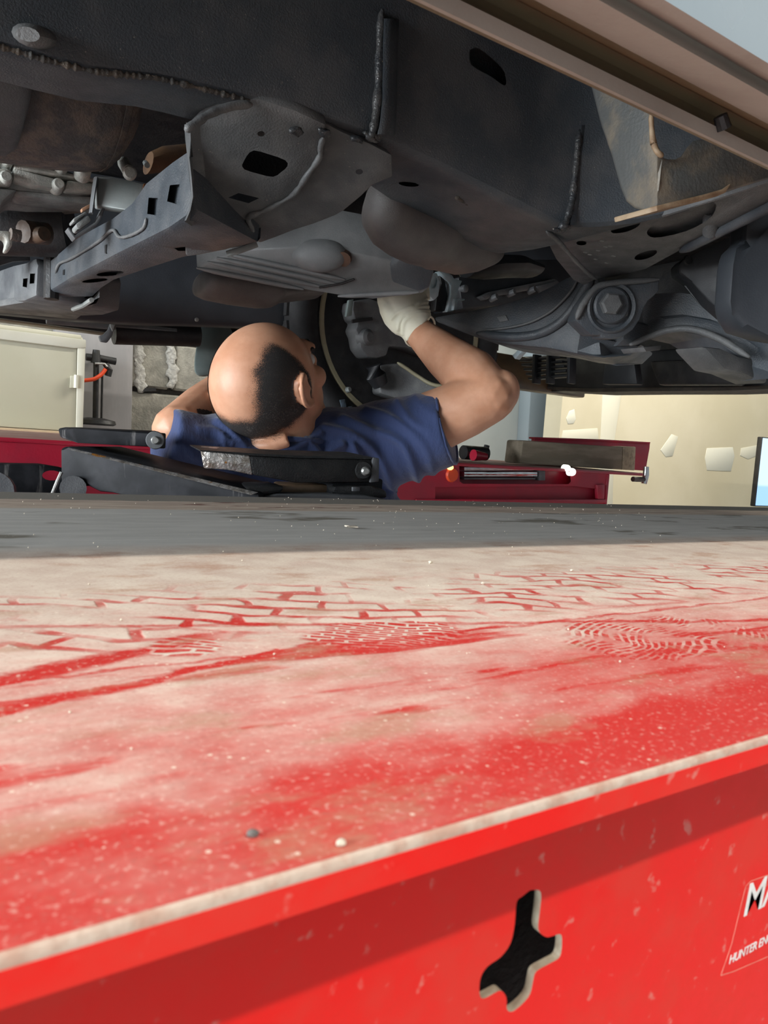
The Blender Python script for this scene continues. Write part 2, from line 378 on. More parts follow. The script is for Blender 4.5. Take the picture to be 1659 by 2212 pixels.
MPEB = grime('pale_stone', (.6, .53, .42), (.45, .38, .3), 200, .85)
MPEBD = grime('dark_stone', (.12, .11, .1), (.2, .19, .17), 200, .85)

# ================================================================ the setting
structure(box('floor', (-3.5, -2.5, -.1), (7, 5.2, 0), MFLOOR))
structure(box('ceiling', (-3.5, -1.2, RT+2.6), (7, 5.2, RT+2.75), MCEIL))
wb = structure(box('wall_back', (-3.5, 3.06, 0), (2.02, 3.2, RT+2.6), MMORTAR))
# cinder blocks bedded in the back wall, where it shows under the truck
GX, GZ = P(371, 800, y=3.0).x, P(330, 844, y=3.0).z
bm = bmesh.new(); bm_box(bm, (-.191, -.0, -.09), (.191, .075, .09))
bmesh.ops.recalc_face_normals(bm, faces=bm.faces)
bmesh.ops.bevel(bm, geom=list(bm.edges), offset=.008, segments=1, affect='EDGES')
blk = bpy.data.meshes.new('block'); bm.to_mesh(blk); bm.free(); blk.materials.append(MBLOCK)
for r in range(-6, 9):
    for c in range(-9, 5):
        if GX - .2 + c*.4 + (.2 if r % 2 else 0) > 1.85: continue
        o = bpy.data.objects.new('block', blk); C.objects.link(o); o.parent = wb
        o.location = (GX - .2 + c*.4 + (.2 if r % 2 else 0), 2.995 + random.uniform(-.004, .004), GZ + .1 + r*.2)
# a missing mortar pocket and lumps of squeezed-out mortar beside the upper joint
for x0, x1, w0 in ((298, 302, 9), (370, 372, 9)):
    bm = bmesh.new()
    for i in range(12):
        p = P(x0 + (x1-x0)*i/11 + random.uniform(-3, 3), 740 + i*8.6, y=2.99)
        bmesh.ops.create_icosphere(bm, subdivisions=3, radius=(w0+random.uniform(-2, 3))*3/FPX, matrix=Matrix.Translation(p) @ Matrix.Diagonal((1, .4, 1.2, 1)))
    for v in bm.verts: v.co += Vector((noise.noise(v.co*70), .4*noise.noise(v.co*120), noise.noise(v.co*70+Vector((5, 5, 5)))))*.012 + Vector((noise.noise(v.co*260), 0, noise.noise(v.co*260+Vector((5, 5, 5)))))*.006
    remesh('mortar', bm, MMORTAR, .0045, 1, wb)
ext('mortar_gap', PP([(308, 838), (336, 838), (338, 845), (308, 846)], y=2.985), (0, .02, 0), MDARK, wb)
o = ext('grey_board', PP([(120, 700), (289, 700), (284, 930), (275, 1150), (120, 1150)], y=2.93), (0, .06, 0), MPANEL, wb, .003)
# grey alcove, blue-grey post and the patched drywall on the right
structure(box('wall_alcove', (1.95, 3.40, 0), (7, 3.55, RT+2.6), MGREYW))
structure(box('wall_return', (1.95, 3.06, 0), (2.07, 3.40, RT+2.6), MGREYW))
structure(ext('trim_1', PP([(1155, 700), (1226, 700), (1208, 950), (1190, 1250), (1122, 1250), (1140, 950)], y=3.30), (0, .10, 0), MBLUEW, None, .01))
XD = P(1212, 895, y=2.85).x
wd_ = structure(box('wall_right', (XD, 2.85, 0), (7, 2.97, RT+2.6), MDRY))
def stain(name, pts, m, t=.004): return ext(name, PP(pts, y=2.852), (0, -t, 0), m, wd_, .0015)
stain('joint_tape', [(1312, 700), (1350, 700), (1341, 850), (1337, 880), (1325, 960), (1322, 1120), (1285, 1120), (1296, 950), (1300, 860)], MTAPE)
stain('filler_patch', [(1229, 888), (1240, 884), (1243, 905), (1238, 915), (1226, 916), (1222, 904)], MFILL)
stain('filler_patch', [(1215, 930), (1290, 925), (1292, 950), (1211, 955)], MTAPE)
stain('filler_patch', [(1450, 938), (1464, 943), (1452, 985), (1437, 987), (1426, 972)], MFILL)
stain('filler_patch', [(1526, 968), (1582, 966), (1586, 985), (1578, 1018), (1526, 1016), (1522, 990)], MFILL)
stain('filler_patch', [(1600, 968), (1634, 962), (1640, 982), (1615, 992), (1598, 984)], MTAPE)
structure(ext('wall_left_end', [Vector((-3.5, 3.06, 0)), Vector((-3.5, 2.1, 0)), Vector((-3.5, 2.1, RT+2.6)), Vector((-3.5, 3.06, RT+2.6))], (.1, 0, 0), MGREYW))
bpy.data.objects['wall_left_end'].name = 'wall_left'

# ================================================================ near lift runway
YN, YF = .0930, .772
run = thing('lift_runway', 'dust-covered red steel lift runway in the foreground with tyre prints', 'lift runway', (0, .43, 0))
T = .0062
# deck plate with a slight rounded nose and a folded far lip
rings = []
for x in (-2.6, -1, 0, .4, 1, 2, 3.2):
    pr = [(YN, -T), (YN, -.0014), (YN+.0006, -.0005), (YN+.0016, 0), (YF-.012, 0), (YF-.004, -.001), (YF, -.005), (YF, -.03), (YF-.006, -.03), (YF-.006, -T)]
    rings.append([Vector((x, a, RT+b)) for a, b in pr])
loft('deck_plate', rings, MDECK, run)
# pale nose of the plate
rings = [[Vector((x, YN+a, RT+b)) for a, b in ((-.0002, -.0014), (-.0002, -.0006), (.0002, .0001), (.0008, .0003), (.0013, .0001), (.001, -.0014))] for x in (-2.6, -.4, -.2, -.05, .05, .15, .25, .4, 1, 3.2)]
loft('pale_edge', rings, MRIMEDGE, run)
rings = [[Vector((x, YN+a, RT+b)) for a, b in ((-.0003, -T-.0001), (-.0003, -.0014), (.0006, -.0014), (.0006, -T-.0001))] for x in (-2.6, 3.2)]
loft('lip_face', rings, MWEB, run)
YW = YN+.020
# side web with the lever-lock cut-out
hp = [(1145, 1923), (1164, 1923), (1169, 1936), (1166, 1970), (1163, 2008), (1179, 2024), (1194, 2022), (1211, 2018), (1214, 2037), (1209, 2067), (1188, 2081), (1159, 2098), (1152, 2117), (1145, 2147), (1129, 2168), (1107, 2185), (1095, 2180), (1094, 2155), (1082, 2140), (1065, 2147), (1044, 2157), (1036, 2147), (1038, 2113), (1053, 2088), (1082, 2067), (1103, 2037), (1112, 1995), (1116, 1949), (1129, 1936)]
TW = .0021
hole = [P(a, b, y=YW) for a, b in sp2(hp+hp[:1], 3)[:-1]]
hole = [p for i, p in enumerate(hole) if i == 0 or (p-hole[i-1]).length > 1e-4]
cu = bpy.data.curves.new('w', 'CURVE'); cu.dimensions = '2D'; cu.fill_mode = 'BOTH'; cu.extrude = TW/2
for pts in ([(-2.6, -.17), (3.2, -.17), (3.2, -T), (-2.6, -T)], [(p.x, p.z-RT) for p in hole]):
    s = cu.splines.new('POLY'); s.points.add(len(pts)-1); s.use_cyclic_u = True
    for q, (a, b) in zip(s.points, pts): q.co = (a, b, 0, 1)
co = bpy.data.objects.new('w', cu); C.objects.link(co)
me = bpy.data.meshes.new_from_object(co.evaluated_get(bpy.context.evaluated_depsgraph_get()))
bpy.data.objects.remove(co)
for v in me.vertices: v.co = (v.co.x, YW + TW/2 - v.co.z, v.co.y+RT)
me.name = 'side_web'; me.materials.clear(); me.materials.append(MWEB); me.materials.append(MRAWEDGE)
for p in me.polygons:
    p.use_smooth = False
    if abs(p.normal.y) < .5 and -.16 < p.center.z-RT < -T-.001: p.material_index = 1
web = link('side_web', me, None, run)
# light-coloured cut metal lining of the hole (laser-cut edge, unpainted)
h2 = [p + Vector((0, TW, 0)) for p in hole]
box('far_web', (-2.6, YF-.03, RT-.17), (3.2, YF-.024, RT-.03), MRED, run)
box('bottom_plate', (-2.6, YW+.02, RT-.18), (3.2, YF-.03, RT-.17), MDARK, run)
box('inner_rib', (-2.6, YW+.05, RT-.17), (3.2, YW+.056, RT-T), MDARK, run)
# printed plate on the web
def text(name, body, origin, size, shear, mat, parent, width=None, bold=0):
    c = bpy.data.curves.new(name, 'FONT'); c.body = body; c.size = size; c.shear = shear; c.extrude = .00004; c.offset = bold
    if width: c.space_character = width
    o = bpy.data.objects.new(name, c); C.objects.link(o)
    me = bpy.data.meshes.new_from_object(o.evaluated_get(bpy.context.evaluated_depsgraph_get())); bpy.data.objects.remove(o); bpy.data.curves.remove(c)
    me.materials.clear()
    for v in me.vertices: v.co = Vector((origin.x+v.co.x, YW-.00012-v.co.z, origin.z+v.co.y))
    me.name = name; return link(name, me, mat, parent)
pm, pm2 = P(1602, 1981, y=YW), P(1640, 1897, y=YW)
text('lettering', 'MA', pm, (pm2.z-pm.z)*1.40, .16, MWHITE, run, .92, .00012)
ph, ph2 = P(1573, 2083, y=YW), P(1590, 2050, y=YW)
text('lettering', 'HUNTER ENGINEERING', ph, (ph2.z-ph.z)*1.05, .16, MWHITE, run, .95, .00003)
def strip(name, l, w, mat, parent):
    pts = PP(l, y=YW-.00005); bm = bmesh.new()
    for a, b in zip(pts, pts[1:]):
        d = (b-a).normalized(); n = Vector((d.z, 0, -d.x))*w
        bm_ext(bm, [a+n, b+n, b-n, a-n], (0, -.00008, 0))
    return from_bm(name, bm, mat, parent)
strip('plate_border', [(1659+120, 1890-52), (1659, 1890), (1622, 1903), (1611, 1914), (1597, 1970), (1580, 2040), (1557, 2107), (1585, 2098), (1659, 2066)], .00008, MBORDER, run)
for i in (-2.2, 2.8): box('leg', (i, .3, 0), (i+.2, .6, RT-.18), MRED, run, .01)
box('cross_tie', (-2.2, .36, .0), (3.0, .54, .06), MRED, run, .01)

# loose grit and a few stones on the deck
def pebble(name, px, py, r, mat, label):
    bm = bmesh.new(); p = P(px, py, z=.0); bmesh.ops.create_icosphere(bm, subdivisions=2, radius=r)
    for v in bm.verts: v.co = Vector((v.co.x*1.15, v.co.y, v.co.z*.7))*(1+.45*noise.noise(v.co*(1.1/r)+Vector((px, py, 0)))) + p + Vector((0, 0, r*.6))
    return tag(from_bm(name, bm, mat), label, 'pebble')
pebble('pebble', 930, 1217, .0012, MPEB, 'cream pebble on the red deck right below the blue shirt')
pebble('pebble', 1043, 1262, .0009, MPEB, 'small pale pebble on dusty deck, nearer of two right of centre')
pebble('pebble', 1235, 1234, .0009, MPEB, 'pale pebble beside a dark flake on the dusty deck, right of the others')
pebble('pebble', 736, 1826, .0008, MPEB, 'blurred pale grain near the front edge of the red deck')
pebble('pebble', 545, 1806, .0009, MPEBD, 'dark stone chip lying close to the front edge of the deck')
bm = bmesh.new(); p = P(762, 1142, z=.0)
bm_ext(bm, [p+Vector((a, b, .001)) for a, b in ((-.006, -.001), (-.002, .002), (-.004, .006), (.001, .003), (.006, .004), (.002, 0), (.003, -.003), (-.001, -.001))], (0, 0, .001))
tag(from_bm('leaf_scrap', bm, MPEB), 'pale dry leaf scrap on the oily grey band of the deck', 'leaf')
bm = bmesh.new()
for i in range(260):
    x, y = random.uniform(-.05, 1.0), random.choice((random.uniform(.12, .76), random.uniform(.35, .76)))
    if x > y*1.15+.1: continue
    r = random.uniform(.0003, .0007)*(.5+.6*y); bmesh.ops.create_icosphere(bm, subdivisions=1, radius=r, matrix=Matrix.Translation((x, y, RT+r*1.02)))
g = from_bm('grit', bm, MPEB); tag(g, 'fine pale grit scattered over the dusty deck', 'grit', kind='stuff')

# ================================================================ rolling jack between the runways
jack = thing('rolling_jack', 'black rolling bridge jack with raised pads between the two lift runways', 'jack', (.4, .95, 0))
A, B = P(130, 966, y=1.02), P(560, 1066, y=.82)
A2, B2 = P(131, 1052, y=1.02), P(560, 1110, y=.82)
dv = Vector((.13, .20, .012))
a3, b3 = A+Vector((.0, .0, 0)), B
ext('lift_arm', [A, P(150, 964, y=1.02), B, B2, P(300, 1078, y=.94), P(240, 1064, y=.97), P(215, 1062, y=.98), P(190, 1050, y=.99), A2], Vector((.10, .15, .0)), MJACK, jack, .004)
ext('arm_seam', [P(148, 971, y=1.012), P(158, 969, y=1.012), P(556, 1063, y=.815), P(540, 1069, y=.812)], (0, -.004, 0), MSHINY, jack, .0008)
pc = ext('base_plate', [P(-140, 1000, y=1.32), P(92, 1004, y=1.32), P(140, 1012, y=1.32), P(128, 1130, y=1.32), P(-140, 1130, y=1.32)], (0, .05, 0), MJACK, jack, .003)
cut(pc, [(PP(oval(112, 1027, 21, 11)[:], y=1.32), .98, 1.08)])
tube('pivot_pin', [P(158, 1055, y=.99), P(158, 1055, y=1.06)], .016, MGREYP, jack, 16)
tube('release_rod', PP([(133, 1020), (124, 1040), (112, 1070), (108, 1084)], y=.96), .0022, MBOLT, jack, 8)
tube('roller', [P(-20, 1062, y=1.1), P(-10, 1062, y=1.2)], .028, MGREYP, jack, 20)
# far pad
ext('far_pad', [P(125, 925, y=1.10), P(168, 926, y=1.03), P(350, 934, y=1.0), P(351, 967, y=1.0), P(165, 957, y=1.03), P(130, 945, y=1.09)], (.03, .13, .002), MJACK, jack, .003)
ext('pad_end_plate', [P(341, 934, y=.995), P(359, 936, y=.995), P(358, 969, y=.995), P(344, 969, y=.995)], (.012, .1, 0), MPAD, jack, .002)
bp = P(335, 951, y=.985)
lathe('pad_washer', bp, Vector((.3, 1, 0)), [(0, .0001), (0, .011), (.004, .012), (.02, .012)], MGREYP, jack, 24)
lathe('pad_bolt', bp-Vector((.001, .004, 0)), Vector((.3, 1, 0)), [(0, .0001), (0, .004), (.002, .0055), (.01, .0055)], MBOLT, jack, 12)
# near pad: black block with a bare worn nose
YP = .845
ext('near_pad', [P(538, 984, y=YP+.005), P(640, 989, y=YP), P(808, 992, y=YP), P(808, 1042, y=YP), P(640, 1043, y=YP), P(545, 1026, y=YP+.005)], (.02, .11, .004), MPAD, jack, .003)
ext('worn_nose', [P(433, 973, y=YP+.03), P(470, 975, y=YP+.022), P(539, 983, y=YP+.005), P(546, 1027, y=YP+.005), P(490, 1015, y=YP+.018), P(440, 1012, y=YP+.028)], (.03, .09, .004), MSHINY, jack, .002)
ext('pad_cover', [P(432, 972, y=YP+.03), P(560, 980, y=YP), P(640, 984, y=YP-.002), P(806, 988, y=YP-.002), P(806, 992, y=YP-.002), P(640, 989, y=YP-.002), P(540, 984, y=YP), P(433, 975, y=YP+.03)], (.025, .115, .004), MPAD, jack)
ext('pad_end_plate', [P(806, 988, y=YP-.004), P(820, 990, y=YP-.004), P(819, 1041, y=YP-.004), P(800, 1043, y=YP-.004)], (.012, .1, .003), MGREYP, jack, .0015)
bp = P(786, 1016, y=YP-.004)
lathe('pad_washer', bp, Vector((.2, 1, 0)), [(0, .0001), (0, .011), (.003, .0125), (.02, .0125)], MPAD, jack, 24)
lathe('pad_bolt', P(791, 1018, y=YP-.009), Vector((.2, 1, 0)), [(0, .0001), (0, .004), (.002, .006), (.01, .006)], MBOLT, jack, 12)
ext('brown_block', PP([(600, 1046), (700, 1046), (722, 1050), (722, 1066), (600, 1066)], y=YP+.03), (.02, .06, 0), MBRASS, jack, .004)
ext('pad_seat', PP([(535, 1052), (615, 1050), (610, 1064), (545, 1074), (525, 1072)], y=YP+.0), (.02, .09, 0), MPAD, jack, .004)
ext('pad_seat', PP([(722, 1050), (800, 1048), (835, 1060), (838, 1076), (760, 1074), (720, 1064)], y=YP+.0), (.02, .09, 0), MPAD, jack, .004)
ext('seat_lug', PP([(762, 1052), (778, 1052), (778, 1062), (762, 1062)], y=YP-.003), (0, .004, 0), MGREYP, jack, .001)
ext('seat_plate', PP([(575, 1074), (600, 1068), (790, 1070), (835, 1078), (835, 1110), (575, 1110)], y=YP-.01), (.02, .12, 0), MGREYP, jack, .003)
box('carriage', (.05, .80, RT-.16), (.26, 1.42, RT-.085), MJACK, jack, .006)
box('pad_arm', (.26, .80, RT-.11), (.70, .96, RT-.035), MJACK, jack, .006)
box('pad_riser', (.48, .86, RT-.035), (.56, .93, RT+.02), MJACK, jack, .003)
# ================================================================ far lift runway
far = thing('lift_runway', 'bright red lift runway with turnplate slot, behind the person', 'lift runway', (1, 1.78, 0))
YB = 1.455
ZT = .038
XE = P(1315, 1040, y=YB).x
o = ext('deck_plate', [Vector((-1.5, YB-.004, RT+ZT-.009)), Vector((P(1388, 1024, y=YB).x, YB-.004, RT+ZT-.009)), Vector((P(1388, 1024, y=YB).x, YB-.004, RT+ZT)), Vector((-1.5, YB-.004, RT+ZT))], (0, .67, .006), MREDF, far, .003)
o.data.materials.append(MREDT)
for p in o.data.polygons:
    if p.normal.z > .9: p.material_index = 1
bm = bmesh.new(); bm_box(bm, (-1.5, YB, RT-.13), (XE, YB+.05, RT+ZT-.009)); fw = from_bm('side_web', bm, MREDF, far)
cut(fw, [(PP([(992, 1005), (1230, 1012), (1233, 1040), (1228, 1046), (1000, 1045), (993, 1040)], y=YB), .97, 1.025),
         (PP([(940, 1052), (1240, 1050), (1290, 1056), (1290, 1080), (940, 1078)], y=YB), .98, 1.012)])
box('end_plate', (XE-.012, YB-.002, RT-.13), (XE, YB+.66, RT+ZT-.009), MREDF, far, .002)
box('inner_floor', (-1.5, YB+.06, RT-.14), (XE, YB+.66, RT-.12), MDARK, far)
box('rear_web', (-1.5, YB+.62, RT-.12), (XE-.012, YB+.63, RT+ZT-.009), MREDF, far)
ext('edge_flange', PP([(900, 1079), (1310, 1079), (1310, 1086), (900, 1087)], y=YB-.006), (0, .02, 0), MREDF, far, .001)
for k, (ya, yb) in enumerate(((1009, 1016), (1019, 1029), (1032, 1036))):
    ext('turnplate', PP([(1003, ya), (1165 - 4*k, ya), (1165 - 4*k, yb), (1003, yb)], y=YB+.012), (0, .03, 0), MCHROME if k < 2 else MGREYP, far, .001)
ext('turnplate_bracket', PP([(1165, 1009), (1178, 1010), (1178, 1038), (1166, 1038)], y=YB+.010), (0, .03, 0), MGREYP, far, .001)
ext('end_tab', PP([(1290, 1047), (1306, 1046), (1306, 1078), (1292, 1078)], y=YB-.006), (0, .012, 0), MREDF, far, .002)
o = lathe('amber_lens', P(979, 1026, y=YB-.006), Vector((0, 1, 0)), [(0, .0001), (.0, .016), (.008, .02), (.02, .02)], MORANGE, far, 20)
o = lathe('amber_lamp', P(977, 1010, y=YB-.012), Vector((0, 1, 0)), [(0, .0001), (.001, .005), (.006, .007), (.02, .007)], m_emit('amber_glow', (1, .75, .2), 1.6), far, 16)
MGLINT = m_emit('glint_glow', (1, .98, .9), 1.5)  # emissive discs put in for bright reflections on the runway edge, not lamps
lathe('white_glint', P(1229, 1012, y=YB-.010), Vector((0, 1, 0)), [(0, .0001), (.001, .008), (.006, .010), (.02, .010)], MGLINT, far, 16)
lathe('white_glint', P(1240, 1020, y=YB-.010), Vector((0, 1, 0)), [(0, .0001), (.001, .009), (.006, .011), (.02, .011)], MGLINT, far, 16)
for i in (-1.0, XE-.3): box('leg', (i, 1.66, 0), (i+.2, 1.96, RT-.13), MRED, far, .01)
# wheel stop plate, timber, lock pin on the far runway
stp = thing('wheel_stop', 'red upright stop plate at the end of the far runway behind the timber', 'wheel stop', (1.8, 1.8, RT))
zz = RT+ZT+.0045
ext('stop_plate', [P(1155, 946, y=1.74), P(1300, 951, y=1.70), P(1405, 957, y=1.66), P(1404, 968, y=1.66), Vector((P(1396, 1010, y=1.66).x, 1.66, zz)), Vector((P(1155, 1000, y=1.74).x, 1.74, zz))], (.003, .02, 0), MREDF, stp, .003)
ext('top_rim', [P(1155, 944, y=1.735), P(1300, 949, y=1.695), P(1405, 955, y=1.655), P(1405, 958, y=1.655), P(1300, 953, y=1.695), P(1155, 948, y=1.735)], (.003, .03, 0), MREDF, stp, .001)
pin = thing('lock_pin', 'chrome T-shaped lock pin hanging from the runway end', 'pin', (1.9, 1.5, RT))
tube('pin_head', PP([(1396, 1008), (1395, 1026), (1391, 1045)], y=1.50), [.008, .010, .009], MCHROME, pin, 12)
tube('pin_shank', PP([(1367, 1035), (1392, 1036)], y=1.50), .008, MRUST, pin, 12)
yt = 1.56
tm = thing('timber_block', 'weathered brown timber block lying on the far red runway', 'timber', (1.6, 1.6, RT))
bt = [Vector((P(1124, 998, y=yt+.05).x, yt+.05, zz)), Vector((P(1345, 1011, y=yt).x, yt, zz)), P(1347, 966, y=yt), P(1130, 951, y=yt+.05)]
ext('beam', bt, (.012, .085, 0), MWOOD, tm, .006)
be = [Vector((P(1346, 1011, y=yt-.001).x, yt-.001, zz)), Vector((P(1372, 1012, y=yt+.014).x, yt+.014, zz)), P(1374, 965, y=yt+.014), P(1348, 966, y=yt-.001)]
ext('end_grain', be, (-.004, .07, 0), MWOODE, tm, .003)
tl = thing('hand_tool', 'dark grease gun with red cap lying on far runway behind the person', 'tool', (1.2, 1.7, RT))
tube('barrel', [Vector((P(1000, 985, y=1.62).x, 1.62, zz+.022)), Vector((P(1050, 972, y=1.62).x, 1.62, zz+.022))], .02, MDARK, tl, 14)
tube('cap', [Vector((P(1022, 985, y=1.585).x, 1.585, zz+.016)), Vector((P(1050, 980, y=1.585).x, 1.585, zz+.014))], [.016, .01], MREDF, tl, 12)
tube('handle', [P(1046, 985, y=1.63), P(1052, 962, y=1.63)], .008, MDARK, tl, 10)

# ================================================================ cream cabinet on a bench, left
ycb = 2.6
zb = P(60, 936, y=ycb-.12).z
bench = thing('workbench', 'cream bench top under the cream cabinet at the left', 'workbench', (-.3, 2.7, 0))
ext('bench_top', [Vector((-1.5, ycb-.16, zb)), Vector((P(186, 948, y=ycb-.16).x, ycb-.16, zb)), Vector((P(186, 948, y=ycb-.16).x, 2.92, zb)), Vector((-1.5, 2.92, zb))], (0, 0, -.035), MCREAM2, bench, .006)
for x in (-1.45, .34):
    for y in (ycb-.1, 2.82): box('leg', (x, y, 0), (x+.05, y+.05, zb-.035), MGREYP, bench)
box('panel', (-1.4, 2.8, .2), (.36, 2.815, zb-.04), MCREAM, bench)
cab = thing('cabinet', 'cream painted metal cabinet with a hinged door at the left', 'cabinet', (-.3, 2.7, zb))
xr = P(183, 840, y=ycb).x; zt = P(90, 716, y=ycb).z
box('body', (-1.2, ycb+.02, zb), (xr-.006, 2.9, zt), MCREAM, cab, .004)
box('base_strip', (-1.2, ycb-.012, zb), (P(150, 930, y=ycb).x, ycb+.03, zb+.012), MTAN, cab, .002)
ext('door', [Vector((-1.18, ycb, zb+.014)), Vector((P(163, 930, y=ycb).x, ycb, zb+.014)), P(166, 752, y=ycb), Vector((-1.18, ycb, P(166, 752, y=ycb).z))], (0, .024, 0), MCREAM, cab, .002)
ext('stile', [Vector((P(164, 935, y=ycb-.004).x, ycb-.004, zb+.0)), Vector((P(179, 935, y=ycb-.004).x, ycb-.004, zb+.0)), P(185, 745, y=ycb-.004), P(168, 742, y=ycb-.004)], (0, .03, 0), MCREAM2, cab, .003)
ext('top_rail', [Vector((-1.2, ycb-.006, P(160, 752, y=ycb).z)), P(160, 752, y=ycb-.006), P(186, 752, y=ycb-.006), P(186, 734, y=ycb-.006), Vector((-1.2, ycb-.006, P(186, 734, y=ycb).z))], (0, .03, 0), MCREAM2, cab, .003)
ext('lid', [Vector((-1.2, ycb+.004, P(160, 734, y=ycb).z)), P(176, 735, y=ycb+.004), P(176, 724, y=ycb+.004), Vector((-1.2, ycb+.004, zt+.012))], (0, .29, 0), MCREAM, cab, .003)
tube('hinge', PP([(165, 810), (164, 838)], y=ycb-.008), .007, MCREAM2, cab, 10)
ext('hinge_leaf', PP([(152, 812), (172, 812), (171, 838), (151, 838)], y=ycb-.006), (0, .004, 0), MCREAM, cab, .001)
# ================================================================ wall bracket with hose
yh = 2.86
hg = thing('pipe_bracket', 'black pipe bracket with hanging rods and round foot on grey board', 'bracket', (.7, yh, RT))
tube('bar', PP([(186, 771), (215, 774), (250, 781)], y=yh), .013, MDARK, hg, 12)
tube('stem', PP([(208, 772), (206, 912)], y=yh), .010, MDARK, hg, 12)
tube('rod', PP([(221, 810), (219, 912)], y=yh+.01), .004, MDARK, hg, 8)
tube('clamp', PP([(208, 756), (207, 784)], y=yh-.01), [.012, .018], MDARK, hg, 12)
tube('valve', PP([(228, 786), (236, 800), (233, 812)], y=yh-.012), [.012, .013, .012], MDARK, hg, 12)
tube('grip', PP([(205, 785), (226, 786), (231, 792)], y=yh-.026), .004, MBOLT, hg, 8)
p = P(207, 910, y=yh-.02)
lathe('round_foot', p+Vector((0, 0, .012)), Vector((0, 0, -1)), [(0, .0001), (0, .03), (.008, .066), (.02, .07), (.026, .06), (.026, .0001)], MDARK, hg, 32)
tube('wall_mount', [P(208, 772, y=yh), P(208, 772, y=2.935)], .009, MDARK, hg, 10)
hose = tube('air_hose', spline(PP([(178, 822), (190, 821), (205, 818), (220, 808), (228, 797)], y=yh-.03), 5), .007, MORANGE, None, 12)
tag(hose, 'short orange air hose curling from the black wall bracket', 'hose')
# ================================================================ monitor, right edge
mon = thing('monitor', 'computer monitor with glowing pale blue screen at right edge', 'monitor', (3.2, 2.3, RT))
ym = 2.3
m0, m1 = P(1634, 1092, y=ym), P(1650, 946, y=ym)
zb_, zt_ = m0.z, m1.z
dx = Vector((m1.x-m0.x, 0, m1.z-m0.z))
ext('housing', [m0+Vector((-.004, .006, -.006)), m0+Vector((.486, .006, -.006)), m1+Vector((.486, .006, .006)), m1+Vector((-.004, .006, .006))], (0, .03, 0), MDARK, mon, .005)
ext('screen', [m0, m0+Vector((.48, 0, 0)), m1+Vector((.48, 0, 0)), m1], (0, .008, 0), MSCREEN, mon, .003)
box('stand', (m0.x+.2, ym+.01, zb_-.1), (m0.x+.26, ym+.03, zb_), MDARK, mon)
box('foot', (m0.x+.12, ym-.08, zb_-.112), (m0.x+.34, ym+.1, zb_-.1), MDARK, mon, .004)
ct = thing('cart', 'grey cart carrying the monitor behind the near runway', 'cart', (3.2, 2.3, 0))
box('top', (m0.x-.1, ym-.25, zb_-.14), (m0.x+.6, ym+.25, zb_-.112), MGREYP, ct, .01)
box('body', (m0.x-.06, ym-.22, .12), (m0.x+.56, ym+.22, zb_-.14), MGREYP, ct, .01)
for x in (m0.x-.02, m0.x+.5):
    for y in (ym-.18, ym+.18): lathe('caster', (x-.015, y, .06), (1, 0, 0), [(0, .0001), (0, .06), (.03, .06), (.03, .0001)], MDARK, ct, 20)

# ================================================================ the truck over the lift
trk = thing('truck', 'dark-framed pickup truck seen from underneath with rusty brackets and brown sill', 'truck', (1, 1.2, RT))
YR = .257
# ---- floor pan and bay shadowing panels
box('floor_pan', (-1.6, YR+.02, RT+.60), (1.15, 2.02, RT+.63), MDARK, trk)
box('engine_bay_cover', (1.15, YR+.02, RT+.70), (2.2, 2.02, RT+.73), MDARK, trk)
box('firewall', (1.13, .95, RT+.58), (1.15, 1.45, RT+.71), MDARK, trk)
# ---- near sill: pinched flange, waxed underside and body skin, swept along the truck
def ZS(px, py, y): return P(px, py, y=y).z
zf, zf2 = ZS(1210, 150, YR), ZS(1403, 202, YR-.002)
sec = [(YR, zf), (YR-.002, zf), (YR-.002, zf2), (YR+.006, zf2+.003), (YR+.010, ZS(1403, 180, YR+.01)), (YR+.004, ZS(1403, 150, YR+.004)), (YR-.008, ZS(1403, 146, YR-.008)), (YR-.020, ZS(1403, 132, YR-.020)), (YR-.032, ZS(1403, 112, YR-.032)), (YR-.042, ZS(1403, 84, YR-.042)), (YR-.047, ZS(1403, 62, YR-.047)), (YR-.043, ZS(1403, 44, YR-.043)), (YR-.043, ZS(1403, 30, YR-.043)), (YR-.050, ZS(1403, 20, YR-.050)), (YR-.056, ZS(1403, 8, YR-.056)), (YR-.060, ZS(1403, -20, YR-.06)), (YR-.062, zf2+.14), (YR-.055, zf2+.3), (YR+.03, zf2+.3), (YR+.03, zf2+.05), (YR+.012, zf2+.03), (YR+.012, zf2)]
zbody = ZS(1403, 25, YR-.046)
k1 = 3
rings = [[Vector((x, a, b)) for a, b in sec] for x in (-1.6, 0, .2, .35, .5, .7, .9, 1.15)]
sill = loft('sill', rings, MROCK, trk, ang=50)
sill.data.materials.append(MROCKF); sill.data.materials.append(MBODY)
for p in sill.data.polygons:
    c = p.center
    if c.z < zf2+.001 and c.y < YR: p.material_index = 1
    elif c.z > zbody and c.y < YR-.0445: p.material_index = 2
ext('upper_body', [Vector((-1.6, YR-.05, zf2+.28)), Vector((2.1, YR-.05, zf2+.28)), Vector((2.1, YR+.1, zf2+.9)), Vector((-1.6, YR+.1, zf2+.9))], (0, .03, 0), MBODY, trk)
tube('drain_plug', PP([(1556, 250), (1564, 278)], y=YR-.004), [.0035, .004], MDARK, trk, 10)
